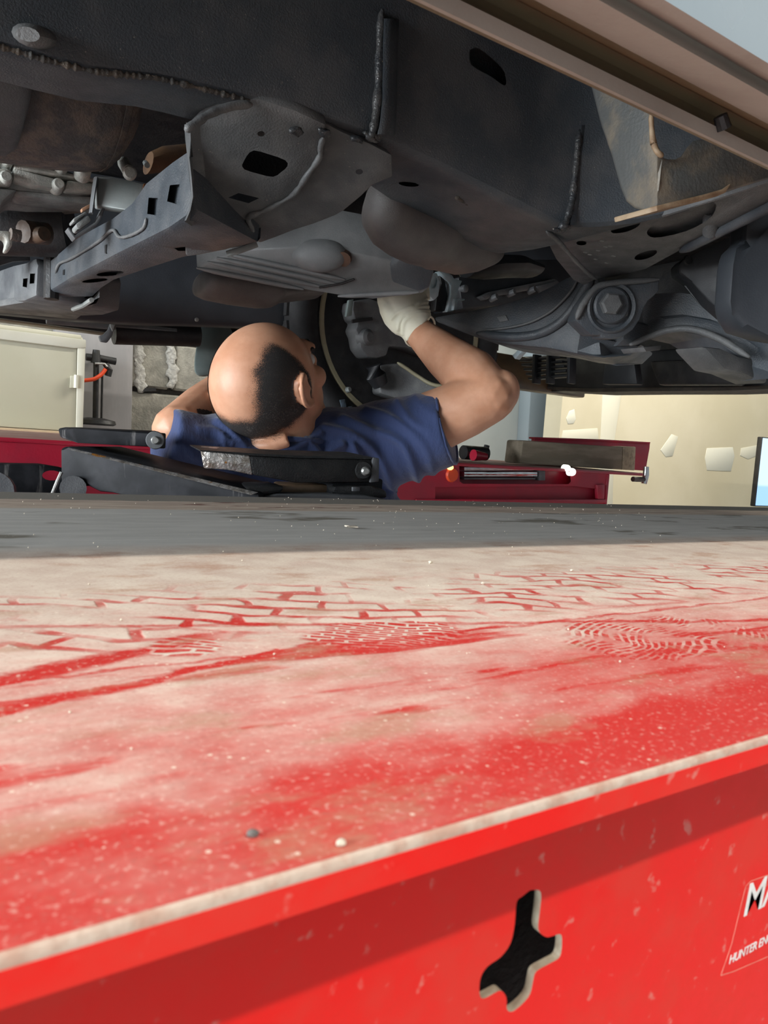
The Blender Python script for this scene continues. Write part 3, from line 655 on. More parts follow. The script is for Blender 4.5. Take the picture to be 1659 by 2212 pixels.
# ---- near frame rail: closed box, outer face, bottom face
YO = .70
st = [((-260, 40), .078), ((0, 101), .078), ((100, 129), .078), ((203, 154), .08), ((338, 169), .082), ((405, 182), .085), ((490, 203), .088), ((560, 222), .09), ((640, 245), .092), ((720, 268), .094), ((800, 293), .10), ((860, 318), .11), ((940, 352), .13), ((1030, 396), .15), ((1120, 440), .175), ((1215, 489), .20), ((1300, 487), .205), ((1380, 479), .2), ((1460, 462), .2), ((1560, 432), .2), ((1700, 388), .2)]
rings = []
for (px, py), w in st:
    yo = YO - max(0, min(px, 1560)-1225)*.00036
    p = P(px, py, y=yo); z0 = p.z; zt = RT+.59
    r = .012
    rings.append([Vector((p.x, yo+.02, zt)), Vector((p.x, yo-.006, zt-.02)), Vector((p.x, yo-.008, z0+.07)), Vector((p.x, yo-.006, z0+.02)), Vector((p.x, yo-.001, z0+.004)), Vector((p.x, yo+.006, z0-.0005)), Vector((p.x, yo+.02, z0)), Vector((p.x, yo+w-.01, z0)), Vector((p.x, yo+w, z0+.01)), Vector((p.x, yo+w, z0+.06)), Vector((p.x, yo+w, zt))])
rings.insert(0, [Vector((-1.5, v.y, v.z)) for v in rings[0]])
rail = loft('frame_rail', rings, MFRAME, trk, ang=40)
cut(rail, [(PP(oval(883, 398, 22, 5, .1), z=P(860, 318, y=YO).z-RT), .95, 1.06), (PP(sp2([(1015, 108), (1035, 105), (1078, 140), (1092, 165), (1090, 185), (1060, 165), (1018, 140), (1015, 108)], 3)[:-1], y=YO-.006), .97, 1.05)])
def bead(name, pts, r, mat, parent, lump=.4, n=9, sub=5, fq=140):
    path = spline(pts, sub); bm = bmesh.new(); m_ = len(path)-1; bm_tube(bm, path, [r*(1+lump*noise.noise(p*fq))*min(1, .35+i*.3, .35+(m_-i)*.3) for i, p in enumerate(path)], n)
    return from_bm(name, bm, mat, parent, ang=80)
bead('weld_bead', PP([(826, 20), (822, 60), (820, 120), (818, 180), (813, 240), (806, 280), (800, 296)], y=YO-.010), .0045, MWELD, rail)
# overlapping gusset to the right of the seam: a rounded step of the outer plate
rings = [[P(a, b, y=YO-.006), P(a+5, b, y=YO-.017), P(a+16, b, y=YO-.019), P(a+28, b+2, y=YO-.014), P(a+40, b+3, y=YO-.004), P(a+20, b, y=YO+.01)] for a, b in ((826, 40), (824, 90), (823, 150), (822, 210), (818, 260), (812, 290))]
loft('overlap_step', rings, MFRAME, rail, ang=80)
bead('weld_bead', PP([(1252, 280), (1247, 330), (1241, 390), (1234, 440), (1222, 480), (1210, 492)], y=YO-.010), .0045, MWELD, rail)
rings = [[P(a, b, y=YO-.006), P(a+3, b, y=YO-.013), P(a+12, b, y=YO-.014), P(a+22, b, y=YO-.004), P(a+10, b, y=YO+.01)] for a, b in ((1253, 270), (1247, 350), (1240, 430), (1228, 486))]
loft('overlap_step', rings, MFRAME, rail, ang=80)
bead('rusty_seam', PP([(-60, 84), (0, 101), (50, 115), (101, 130), (150, 142), (203, 154), (270, 162), (338, 169), (405, 184), (490, 205), (540, 218)], y=YO-.0005), .0024, MRUSTSEAM, rail, .9, 8, 26, 330)
bead('seam_splatter', [P(a, b, z=P(1030, 396, y=YO).z-RT-.002) for a, b in ((985, 425), (1015, 443), (1050, 458), (1085, 477), (1110, 497), (1140, 512), (1168, 534))], .0022, MRUSTSEAM, rail, .9, 8, 26, 330)
bead('edge_weld', [P(a, b, z=P(1215, 489, y=YO).z-RT-.001) for a, b in ((1180, 500), (1205, 520), (1240, 560), (1270, 590), (1288, 603))], .003, MFRAME2, rail, .5)
for a, b in ((640, 283), (700, 286), (770, 300), (801, 300), (812, 294), (797, 292), (1215, 493), (1203, 497), (1225, 488)):
    pb = bmesh.new(); bmesh.ops.create_icosphere(pb, subdivisions=2, radius=.006, matrix=Matrix.Translation(P(a, b, y=YO-.004)) @ Matrix.Diagonal((1.3, .6, .7, 1)))
    for v in pb.verts: v.co += Vector((noise.noise(v.co*200), noise.noise(v.co*200+Vector((3, 3, 3))), noise.noise(v.co*200+Vector((9, 1, 3)))))*.003
    from_bm('weld_lump', pb, MWELD, rail, ang=80)
# body-mount stud on the rail, upper left
tube('stud', [P(78, 80, y=YO+.0), P(66, 76, y=YO-.018), P(60, 74, y=YO-.024)], [(.016, .009), (.014, .008), (.009, .005)], MFRAME2, rail, 14)

# ---- transmission crossmember: side face, bottom face, flared shoulder with holes
zl = P(415, 447, y=.80).z-RT
pa = (Vector((.245, .79, RT)), Vector((1, .078, 0)).normalized())      # vertical plane of its left face
corner = [(415, 447), (402, 470), (367, 493), (310, 522), (253, 551), (200, 579), (152, 604), (115, 625), (86, 642)]
top = [(404, 330), (372, 352), (316, 397), (286, 440), (243, 473), (200, 496), (162, 518), (142, 536), (100, 572)]
farb = [(562, 525), (488, 541), (430, 551), (400, 558), (330, 580), (300, 590), (253, 604), (225, 621), (205, 640)]
rings = []
for t_, c_, f_ in zip(top, corner, farb):
    pt, pc_ = P(*t_, pl=pa), P(*c_, pl=pa); pf = P(*f_, z=pc_.z-RT)
    e = (pf-pc_).normalized(); dz = (pt-pc_).normalized()
    rings.append([pt, pc_+dz*.012, pc_+dz*.004+e*.002, pc_+e*.010, pf-e*.006, pf+Vector((0, 0, .006)), Vector((pf.x, pf.y, max(pt.z, pf.z+.03))), pt+e*.02])
xm = loft('crossmember', rings, MFRAME, trk, ang=45)
cut(xm, [(PP(l, pl=pa), .985, 1.03) for l in ([(367, 400), (388, 398), (382, 441), (361, 435)], [(321, 427), (341, 428), (337, 465), (318, 462)])] +
        [(PP(l, z=P(330, 520, pl=pa).z-RT), .97, 1.05) for l in ([(376, 536), (400, 533), (415, 537), (412, 542), (385, 542)], oval(238, 591, 30, 5, -.1), oval(205, 606, 28, 4, -.1))])
bead('pressed_seam', [P(a, b, pl=(pa[0]-Vector((.002, 0, 0)), pa[1])) for a, b in ((316, 470), (310, 492), (283, 508), (258, 512), (243, 497), (215, 520), (185, 540), (150, 560), (128, 570), (120, 590))], .0022, MFRAME2, xm, .3)
for l in ([(226, 530), (230, 528), (229, 548), (226, 547)], [(136, 583), (139, 582), (138, 594), (135, 594)]):
    ext('weld_nick', PP(l, pl=(pa[0]-Vector((.001, 0, 0)), pa[1])), (.002, 0, 0), MDARK, xm)
# shoulder plate A (with the square window) and the lapped plate B
pA = plane3(P(540, 222, y=YO+.004), P(697, 300, y=YO+.004), P(480, 541, y=.885))
offs = pA[1]*(.006 if pA[1].y > 0 else -.006)
A_out = [(408, 284), (430, 262), (470, 236), (512, 218), (560, 214), (640, 240), (705, 270), (697, 300), (690, 339), (664, 378), (636, 417), (602, 440), (570, 455), (538, 468), (545, 495), (550, 519), (488, 541), (430, 552), (402, 556), (398, 520), (404, 490), (416, 450), (418, 420), (414, 380), (410, 330)]
sA = ext('shoulder_plate', PP(A_out, pl=pA), -offs*2.4 if offs.y < 0 else offs*2.4, MFRAME2, trk, .003)
holesA = [sp2([(523, 356), (533, 337), (548, 325), (580, 333), (616, 346), (621, 359), (607, 372), (590, 382), (560, 376), (528, 366), (523, 356)], 2)[:-1], [(493, 427), (515, 417), (560, 428), (537, 439)], oval(564, 289, 8, 6), [(395, 519), (419, 505), (459, 511), (456, 526), (422, 525)]]
cut(sA, [(PP(h, pl=pA), .97, 1.05) for h in holesA])
rr = lambda l, d=0: [P(a, b, pl=(pA[0]-Vector((0, d, 0)), pA[1])) for a, b in l]
# rounded shoulder edge where the left face turns into plate A
ed = [(402, 268), (404, 300), (409, 340), (414, 385), (417, 425), (411, 455), (402, 476)]
rings = []
for i, (a, b) in enumerate(ed):
    p0 = P(a-3, b, pl=pa); p1 = P(a+9, b, pl=pA)
    rings.append([P(a-4, b+2, pl=pa)+Vector((.012, .012, 0)), P(a-4, b+1, pl=pa), P(a, b, d=(p0-EYE).length/ray(a, b).length*.985), P(a+8, b-1, d=(p1-EYE).length/ray(a+8, b-1).length*.992), P(a+30, b-2, pl=pA), P(a+20, b-2, pl=pA)+Vector((.0, .03, .01))])
loft('shoulder_edge', rings, MFRAME2, sA, ang=80)
bead('top_flange', [P(a, b, y=YO-.004) for a, b in ((400, 282), (418, 270), (450, 248), (480, 236), (510, 228), (545, 226))], .004, MFRAME2, sA, .25)
pB = (pA[0]+Vector((0, .012, .004)), pA[1])
B_out = [(697, 262), (740, 285), (800, 310), (848, 335), (849, 383), (805, 401), (782, 424), (758, 444), (742, 457), (724, 467), (680, 484), (636, 498), (598, 513), (562, 526), (545, 515), (535, 470), (600, 440), (640, 415), (680, 350)]
sB = ext('lapped_plate', PP(B_out, pl=pB), (0, .012, .01), MFRAME2, trk, .003)
cut(sB, [(PP(oval(776, 371, 8, 6), pl=pB), .97, 1.05)])
bead('lap_weld', rr([(699, 296), (692, 318), (690, 340), (664, 378), (636, 418), (600, 441), (566, 457), (537, 470), (543, 492), (549, 517)], .003), .003, MFRAME2, sA, .5)
tube('tag_strip', [P(490, 549, y=.90), P(520, 540, y=.89), P(555, 527, y=.885)], [(.0022, .004)]*3, MPLATE, sA, 8)
# second crossmember piece across the slot, farther left
l2 = [(-60, 610), (0, 582), (28, 572), (55, 566), (76, 556), (80, 572), (76, 640), (50, 651), (0, 656), (-60, 660)]
pc2 = (Vector((.175, 1.42, RT)), Vector((1, .15, 0)).normalized())
x2 = ext('crossmember_end', PP(l2, pl=pc2), (.14, .02, 0), MGREYP, trk, .006)
cut(x2, [(PP(l, pl=pc2), .985, 1.02) for l in ([(50, 602), (60, 601), (58, 621), (49, 619)], [(65, 591), (76, 591), (74, 612), (64, 613)])])
rings = [[P(80, 560, pl=pc2)+Vector((.0, -.02, 0)), P(90, 560, pl=pc2)+Vector((.03, 0, 0))]]
tube('slot_pillar', [P(83, 540, pl=pc2)+Vector((.02, 0, 0)), P(82, 642, pl=pc2)+Vector((.02, 0, 0))], .012, MDARK, x2, 10)
ext('bottom_lip', [P(a, b, z=.272) for a, b in ((-60, 668), (0, 662), (75, 650), (160, 668), (205, 655), (215, 642), (195, 668), (165, 690), (100, 684), (0, 676), (-60, 674))], (0, 0, .012), MFRAME2, x2, .002)
tube('lip_edge', [P(a, b, z=.270) for a, b in ((158, 668), (180, 660), (198, 648))], .004, MPLATE, x2, 8)

# ---- muffler / rusty shield above the crossmember, left
y0 = 1.02
def stad(xpx, t, b, y, w, n=16):
    a, c = P(xpx, t, y=y), P(xpx, b, y=y); m = (a+c)/2; h = (a.z-c.z)/2
    return [Vector((m.x, m.y+w*math.sin(q), m.z+h*math.cos(q))) for q in (2*math.pi*i/n for i in range(n))]
mf = loft('muffler_shield', [stad(-90, 90, 330, y0, .10), stad(40, 100, 346, y0, .10), stad(120, 110, 358, y0, .10), stad(200, 120, 364, y0, .10), stad(238, 130, 362, y0, .098), stad(262, 150, 345, y0, .09), stad(278, 190, 318, y0, .07), stad(284, 235, 285, y0, .03)], MRUST, trk, ang=60)
loft('shield_rim', [stad(234, 128, 364, y0, .102), stad(246, 128, 360, y0, .102), stad(250, 135, 354, y0, .099)], MRUST, mf, ang=60)
loft('grey_shield', [stad(-120, 60, 330, y0-.03, .10), stad(20, 90, 330, y0-.03, .10), stad(38, 100, 322, y0-.03, .098), stad(48, 130, 290, y0-.03, .09)], MFRAME2, mf, ang=60)
loft('rusty_pipe', [stad(320, 330, 375, 1.22, .03), stad(345, 318, 372, 1.22, .03), stad(400, 312, 372, 1.22, .03), stad(440, 320, 372, 1.22, .03)], grime('brown_pipe', (.10, .05, .02), (.06, .03, .015), 20, .7), trk)
# ---- transfer case castings
ya = 1.16
tc = ext('gearbox_casting', Q([(-80, 360, ya), (120, 352, ya), (150, 368, ya), (225, 400, ya), (225, 420, ya), (160, 425, ya), (30, 412, ya), (0, 440, ya), (-80, 440, ya)]), (0, .12, 0), MALU2, trk, .006)
for l in ([(30, 338), (140, 352), (144, 370), (90, 364), (28, 350)], [(30, 362), (130, 388), (142, 400), (138, 408), (70, 400), (28, 388)], [(-40, 330), (18, 325), (27, 328), (24, 352), (-40, 350)], [(-40, 366), (16, 362), (26, 370), (22, 398), (-40, 398)], [(30, 350), (205, 384), (208, 394), (30, 365)], [(145, 388), (208, 396), (206, 412), (140, 410)]):
    ext('casting_rib', PP(l, y=ya-.02), (0, .05, 0), MALU, tc, .004)
for a, b in ((18, 340), (135, 360), (128, 396), (14, 380)):
    lathe('casting_boss', P(a, b, y=ya-.03), Vector((0, 1, 0)), [(0, .0001), (0, .006), (.004, .008), (.03, .009)], MALU, tc, 14)
ext('casting_rail', Q([(30, 410, ya), (210, 425, ya), (210, 445, ya), (40, 422, ya)]), (0, .05, 0), MALU2, tc, .005)
ext('casting_leg', Q([(-60, 400, ya-.01), (40, 408, ya-.01), (10, 432, ya-.01), (-10, 470, ya-.01), (-60, 480, ya-.01)]), (0, .05, 0), MALU2, tc, .005)
lathe('cover_bolt', P(180, 362, y=1.12), Vector((.1, 1, -.3)), [(0, .0001), (0, .008), (.003, .011), (.02, .011)], MALU, tc, 16)
tube('plug_stem', [P(268, 353, y=1.12), P(279, 371, y=1.08)], [.009, .009], MALU, tc, 12)
lathe('drain_plug', P(281, 372, y=1.07), Vector((.2, 1, .2)), [(0, .0001), (0, .007), (.002, .009), (.02, .009)], MALU, tc, 16)
tube('small_stud', [P(314, 352, y=1.14), P(318, 357, y=1.12)], .004, MPLATE, tc, 8)
tube('oily_shaft', [P(-40, 480, y=1.35), P(150, 486, y=1.30)], .05, MDARK, trk, 16)
uj = tube('universal_joint', [P(50, 500, y=1.22), P(100, 505, y=1.24)], .016, grime('rusty_joint', (.06, .035, .02), (.03, .02, .012), 40, .6), trk, 12)
lathe('joint_cap', P(96, 505, y=1.2), Vector((-.4, 1, 0)), [(0, .0001), (0, .010), (.02, .012)], grime('rusty_cap', (.1, .06, .035), (.06, .04, .025), 60, .6), uj, 14)
ck = ext('hose_clip', Q([(-30, 498, 1.12), (18, 498, 1.12), (26, 505, 1.12), (27, 530, 1.12), (20, 540, 1.12), (10, 540, 1.12), (14, 520, 1.12), (8, 510, 1.12), (-30, 510, 1.12)]), (0, .03, 0), MALU, trk, .003)
lathe('clip_pin', P(33, 508, y=1.12), Vector((1, .2, 0)), [(-.006, .0001), (-.006, .008), (.006, .008)], MRUST, ck, 12)
tube('lower_pipe', [P(-40, 566, y=1.4), P(20, 548, y=1.4), P(60, 545, y=1.4)], .014, MDARK, trk, 10)
# pale plate, connector and its bracket
yb_ = 1.03
pp = ext('pale_plate', Q([(210, 380, yb_), (240, 381, yb_), (316, 397, yb_-.02), (310, 425, yb_-.03), (275, 454, yb_-.03), (212, 445, yb_)]), (0, .02, .0), MPLATE, trk, .002)
ext('rust_line', Q([(311, 396, yb_-.024), (317, 397, yb_-.024), (312, 430, yb_-.036), (306, 430, yb_-.036)]), (0, .004, 0), MORANGE if False else grime('rust_streak', (.2, .07, .02), (.12, .05, .02), 60, .7), pp)
tube('bracket_strap', Q([(207, 385, yb_), (203, 410, yb_), (199, 440, yb_), (196, 462, yb_)]), (.0025, .008), MGREYP, pp, 8)
ext('bracket_foot', Q([(145, 493, yb_), (150, 490, yb_), (162, 508, yb_), (205, 480, yb_), (212, 470, yb_), (222, 448, yb_), (227, 450, yb_), (218, 475, yb_), (210, 486, yb_), (162, 517, yb_)]), (0, .02, 0), MGREYP, pp, .0015)
ext('connector', Q([(164, 484, yb_), (190, 464, yb_), (197, 470, yb_), (197, 478, yb_), (172, 496, yb_), (166, 492, yb_)]), (0, .03, 0), MALU2, pp, .003)
ext('connector_lid', Q([(158, 472, yb_), (186, 456, yb_), (190, 461, yb_), (160, 479, yb_)]), (0, .03, 0), MALU2, pp, .002)
ext('copper_tab', Q([(176, 450, yb_), (195, 440, yb_), (196, 448, yb_), (178, 457, yb_)]), (0, .01, 0), grime('copper', (.4, .22, .13), (.3, .17, .1), 40, .5), pp, .001)

# ---- exhaust shields
def cyl(name, l, y, w, mat, n=20): return loft(name, [stad(a, b, c, y if not isinstance(y, list) else y[i], ww, n) for i, (a, b, c, ww) in enumerate(l)], mat, trk, ang=70)
yc = [.86, .865, .87, .875, .88, .885, .89, .895, .90, .905, .91, .915]
cyl('exhaust_shield', [(800, 400, 470, .015), (812, 395, 502, .037), (832, 395, 532, .045), (860, 400, 553, .048), (898, 410, 570, .051), (930, 425, 578, .051), (940, 430, 583, .054), (950, 436, 584, .054), (958, 440, 585, .051), (1000, 470, 594, .051), (1035, 500, 588, .045), (1062, 530, 575, .030)], yc, .06, MSHIELD)
cyl('rear_exhaust_shield', [(430, 596, 630, .03), (434, 588, 640, .05), (450, 584, 648, .055), (500, 582, 658, .06), (560, 590, 666, .06), (580, 596, 666, .06), (588, 600, 664, .058), (592, 606, 662, .05), (600, 612, 656, .045), (680, 612, 646, .045), (690, 615, 640, .03)], 1.36, .06, MSHIELD)
# ---- ribbed transmission pan with drain bulge
zp = .325
rings_top = [(424, 580), (470, 558), (540, 540), (640, 534), (740, 542), (840, 562), (938, 588), (928, 622), (912, 634), (805, 647), (730, 638), (656, 626), (540, 602), (430, 584)]
ppn = plane3(P(540, 540, z=.372), P(840, 562, z=.362), P(656, 626, z=.318))
if ppn[1].z > 0: ppn = (ppn[0], -ppn[1])
def PN(l, off=0): return PP(l, pl=(ppn[0]+ppn[1]*off, ppn[1]))
pn = ext('transmission_pan', PN(rings_top), Vector((0, .02, .07)), MPAN, trk, .006)
for a, b in (((425, 579), (656, 625)), ((448, 566), (700, 621)), ((468, 557), (730, 614)), ((490, 549), (745, 604)), ((730, 640), (905, 631))):
    bead('pan_rib', PN([a, ((a[0]+b[0])/2, (a[1]+b[1])/2), b], .001), .0045, MPAN, pn, .05)
loft('pan_bulge', [PN([(a+r*math.cos(q), b+r*.55*math.sin(q)) for q in (2*math.pi*i/24 for i in range(24))], o_) for a, b, r, o_ in ((690, 552, 66, -.01), (692, 557, 58, .006), (695, 566, 42, .014), (698, 574, 22, .018), (699, 577, 8, .019))], MPAN, pn, ang=80)
ext('pan_end', PN([(842, 572), (870, 556), (938, 586), (928, 622), (905, 632), (846, 610)], .003), (0, .005, .02), MFRAME, pn, .004)
tube('dip_line', PN([(690, 621), (740, 612), (765, 603)], .003), .002, MDARK, pn, 8)
lathe('copper_plug', PN([(748, 551)], -.01)[0], ppn[1], [(0, .012), (.02, .012), (.02, .0001)], grime('dull_copper', (.12, .06, .035), (.08, .045, .03), 60, .5), pn, 14)
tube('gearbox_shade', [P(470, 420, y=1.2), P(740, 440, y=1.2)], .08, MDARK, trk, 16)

# ---- far frame rail and far sill
st = [((-40, 668), 1.70), ((120, 684), 1.70), ((200, 690), 1.70), ((300, 696), 1.70), ((430, 699), 1.70), ((530, 703), 1.69), ((600, 709), 1.68), ((650, 711), 1.68), ((690, 704), 1.68), ((730, 688), 1.68), ((765, 662), 1.68), ((790, 640), 1.68), ((840, 620), 1.68), ((920, 600), 1.68), ((1100, 600), 1.68), ((1300, 640), 1.68)]
rings = []
for (a, b), yy in st:
    p = P(a, b, y=yy); hgt = .30
    rings.append([Vector((p.x, yy, p.z+hgt)), Vector((p.x, yy-.004, p.z+.06)), Vector((p.x, yy-.002, p.z+.012)), Vector((p.x, yy+.012, p.z)), Vector((p.x, yy+.07, p.z)), Vector((p.x, yy+.08, p.z+.01)), Vector((p.x, yy+.08, p.z+hgt))])
rings.insert(0, [Vector((-1.5, v.y, v.z)) for v in rings[0]])
frl = loft('far_frame_rail', rings, MFEND, trk, ang=50)
lathe('rail_bolt', P(426, 690, y=1.692), Vector((0, 1, 0)), [(0, .0001), (0, .004), (.004, .005)], MBOLT, frl, 10)
yfs = 2.0
fs = ext('far_sill', [Vector((-1.6, yfs, P(0, 702, y=yfs).z)), P(280, 728, y=yfs), P(430, 748, y=yfs), Vector((2.2, yfs, P(430, 748, y=yfs).z)), Vector((2.2, yfs, RT+.42)), Vector((-1.6, yfs, RT+.42))], (0, .05, 0), MROCK, trk, .006)
ext('sill_flange', [Vector((-1.6, yfs-.02, P(0, 690, y=yfs-.02).z)), P(180, 711, y=yfs-.02), Vector((.9, yfs-.02, P(180, 711, y=yfs-.02).z)), Vector((.9, yfs-.02, P(180, 690, y=yfs-.02).z+.03)), Vector((-1.6, yfs-.02, P(0, 660, y=yfs-.02).z+.03))], (0, .02, 0), MDARK, fs)
tube('step_tube', [P(245, 717, y=1.9), P(380, 722, y=1.9), P(428, 724, y=1.9)], .030, MDARK, trk, 18)
tube('brake_line', [P(100, 690, y=1.88), P(250, 704, y=1.88), P(380, 716, y=1.88)], .010, MFRAME2, trk, 10)
hk = ext('step_bracket', Q([(239, 680, 1.86), (250, 679, 1.86), (249, 700, 1.86), (243, 725, 1.86), (232, 740, 1.86), (218, 738, 1.86), (214, 726, 1.86), (224, 722, 1.86), (234, 712, 1.86), (238, 700, 1.86)]), (0, .012, 0), MGREYP, trk, .002)
ext('bracket_edge', Q([(239, 679, 1.855), (251, 678, 1.855), (250, 700, 1.855), (243, 716, 1.855), (238, 705, 1.855)]), (0, .004, 0), MPLATE, hk, .001)
fl = sp2([(431, 706), (470, 702), (500, 710), (502, 760), (480, 790), (452, 810), (424, 808), (420, 780), (424, 750), (431, 706)], 3)[:-1]
ext('mud_flap', PP(fl, y=1.95), (.01, .03, 0), MTEAL, trk, .008)

# ---- far front wheel
wc = Vector((1.11, 1.655, RT+.382)); ax = Vector((0, 1, 0))
wh = lathe('wheel', wc, ax, [(0, .262), (-.004, .256), (0, .248), (.008, .243), (.03, .232), (.12, .222), (.16, .21), (.17, .08), (.19, .0001)], MDARK, trk, 64)
lathe('rim_edge', wc, ax, [(.012, .2535), (-.003, .2535), (-.005, .250), (-.003, .240), (.010, .236), (.012, .24)], MRIM, wh, 64)
lathe('tyre', wc, ax, [(.008, .254), (-.010, .262), (-.020, .29), (-.018, .31), (.0, .33), (.02, .336), (.05, .338), (.20, .338), (.23, .335), (.25, .325), (.26, .30), (.25, .26), (.2, .24)], MRUBBER, wh, 72, 50)
for k in range(44):
    a = 2*math.pi*k/44
    for yy in (.035, .215):
        bm = bmesh.new(); c = wc+Vector((.336*math.cos(a), yy, .336*math.sin(a)))
        if k == 0 and yy == .035:
            bm_box(bm, (-.006, -.03, -.018), (.002, .03, .018)); from_ = from_bm('tread_block', bm, MRUBBER, wh); tbm = from_.data; bpy.data.objects.remove(from_)
        else: bm.free()
        o = bpy.data.objects.new('tread_block', tbm); C.objects.link(o); o.parent = wh; o.matrix_parent_inverse = Matrix.Translation(-LOCS[trk.name]) if False else Matrix.Identity(4)
        o.location = c; o.rotation_euler = (0, -a, 0)
MCHALK = grime('faded_lettering', (.05, .075, .10), (.03, .04, .05), 160, .7)
for (a, b, w, h_) in ((742, 874, 15, 20), (758, 888, 13, 18), (800-18, 900, 8, 12)):
    ext('sidewall_mark', PP([(a-w/2, b-h_/2), (a+w/2-4, b-h_/2-2), (a+w/2, b+h_/2), (a-w/2+5, b+h_/2+3)], y=wc.y-.0215), (0, .004, 0), MCHALK, wh, .001)
lathe('brake_shield', wc+Vector((0, .03, 0)), ax, [(0, .0001), (0, .12), (.006, .17), (.03, .175)], MDARK, wh, 40)
lathe('hub', wc+Vector((0, -.01, 0)), ax, [(0, .0001), (0, .03), (.02, .045), (.05, .05)], MPLAST, wh, 24)
# knuckle, control arm and their edges in front of the wheel
yk = 1.60
kn = ext('steering_knuckle', Q([(764, 650, yk), (800, 644, yk), (860, 668, yk), (880, 700, yk), (930, 745, yk), (945, 775, yk), (880, 752, yk), (842, 748, yk), (836, 768, yk), (815, 774, yk), (795, 772, yk), (780, 752, yk), (776, 728, yk), (769, 712, yk), (776, 695, yk), (768, 690, yk), (762, 668, yk)]), (0, .06, 0), MFRAME2, trk, .008)
lathe('knuckle_boss', P(800, 728, y=yk-.012), Vector((-.3, 1, 0)), [(0, .0001), (0, .012), (.006, .02), (.03, .022)], MFRAME2, kn, 18)
ext('knuckle_slot', Q([(762, 690, yk-.004), (804, 685, yk-.004), (806, 692, yk-.004), (762, 698, yk-.004)]), (0, .006, 0), MDARK, kn)
ext('light_strip', Q([(754, 648, yk-.01), (764, 646, yk-.01), (760, 682, yk-.01), (748, 684, yk-.01)]), (0, .01, 0), MTEAL, kn, .001)
tube('ball_joint', [P(806, 790, y=yk), P(812, 812, y=yk), P(822, 832, y=yk)], [.02, .026, .02], MPLAST, kn, 14)
lca = loft('far_control_arm', [[P(a, b, y=yy), P(a, b, y=yy)+Vector((0, .05, 0)), P(a, c, y=yy)+Vector((0, .05, 0)), P(a, c, y=yy)] for a, b, c, yy in ((820, 790, 850, 1.62), (860, 784, 862, 1.60), (900, 812, 868, 1.57), (940, 834, 868, 1.53), (1010, 840, 868, 1.48), (1100, 838, 866, 1.4))], MFRAME2, trk, .006)
bead('arm_edge', [P(a, b, y=yy) for a, b, yy in ((858, 783, 1.595), (880, 797, 1.58), (905, 814, 1.56), (940, 832, 1.525), (1010, 838, 1.475))], .005, MRIM, lca, .1)
tube('tie_rod', [P(800, 880, y=1.6), P(850, 888, y=1.6), P(960, 866, y=1.5)], [.012, .02, .02], MPLAST, trk, 14)
lathe('hub_nut', P(756, 841, y=1.64), Vector((-.3, 1, -.2)), [(0, .0001), (0, .006), (.01, .008)], MPLATE, trk, 10)

# ---- bright linkage beside the glove and the sump behind it
ye = 1.30
lk = ext('bright_link', Q([(912, 622, ye), (930, 592, ye), (945, 588, ye), (952, 610, ye), (948, 640, ye), (938, 650, ye), (928, 640, ye)]), (0, .02, 0), MBLUEMET, trk, .004)
cut(lk, [(PP(oval(937, 610, 7, 13, .15), y=ye), .985, 1.005)])
ext('link_web', Q([(948, 585, ye+.02), (960, 596, ye+.02), (968, 640, ye+.02), (962, 672, ye+.02), (940, 672, ye+.02), (944, 640, ye+.02), (954, 612, ye+.02)]), (0, .02, 0), MDARK, lk, .003)
ext('link_arm', Q([(948, 586, ye+.01), (958, 583, ye+.01), (978, 594, ye+.01), (982, 602, ye+.01), (1000, 606, ye+.01), (992, 622, ye+.01), (982, 672, ye+.01), (966, 674, ye+.01), (976, 636, ye+.01), (976, 612, ye+.01)]), (0, .02, 0), MBLUEMET, lk, .003)
ext('link_foot', Q([(984, 644, ye), (1004, 645, ye), (1004, 649, ye), (990, 650, ye), (988, 668, ye), (980, 670, ye)]), (0, .015, 0), MBLUEMET, lk, .001)
sp_ = ext('sump', Q([(990, 598, 1.42), (1040, 590, 1.42), (1130, 560, 1.42), (1260, 560, 1.42), (1250, 612, 1.42), (1200, 640, 1.42), (1090, 660, 1.42), (1000, 668, 1.42)]), (0, .12, .0), MPLAST, trk, .006)
ext('sump_flange', Q([(1040, 640, 1.40), (1060, 630, 1.40), (1200, 602, 1.40), (1210, 610, 1.40), (1200, 616, 1.40), (1062, 642, 1.40), (1050, 648, 1.40)]), (0, .03, 0), MFRAME2, sp_, .003)
for a, b in ((1112, 630), (1156, 624), (1074, 640)):
    lathe('flange_bolt', P(a, b, y=1.39), Vector((-.3, 1, -.3)), [(0, .0001), (0, .007), (.01, .008), (.02, .008)], MGREYP, sp_, 10)
ext('sump_window', Q([(1160, 618, 1.395), (1205, 606, 1.395), (1210, 616, 1.395), (1170, 634, 1.395)]), (0, .01, 0), MTEAL if False else MGREYP, sp_, .001)
lathe('sump_plug', P(1008, 623, y=1.41), Vector((-.2, 1, 0)), [(0, .0001), (0, .006), (.002, .009), (.02, .009)], MGREYP, sp_, 12)
loft('engine_mount', [stad(1010, 566, 600, 1.28, .03), stad(1060, 550, 604, 1.28, .05), stad(1110, 552, 600, 1.28, .05), stad(1150, 570, 600, 1.28, .04)], MPLAST, trk)

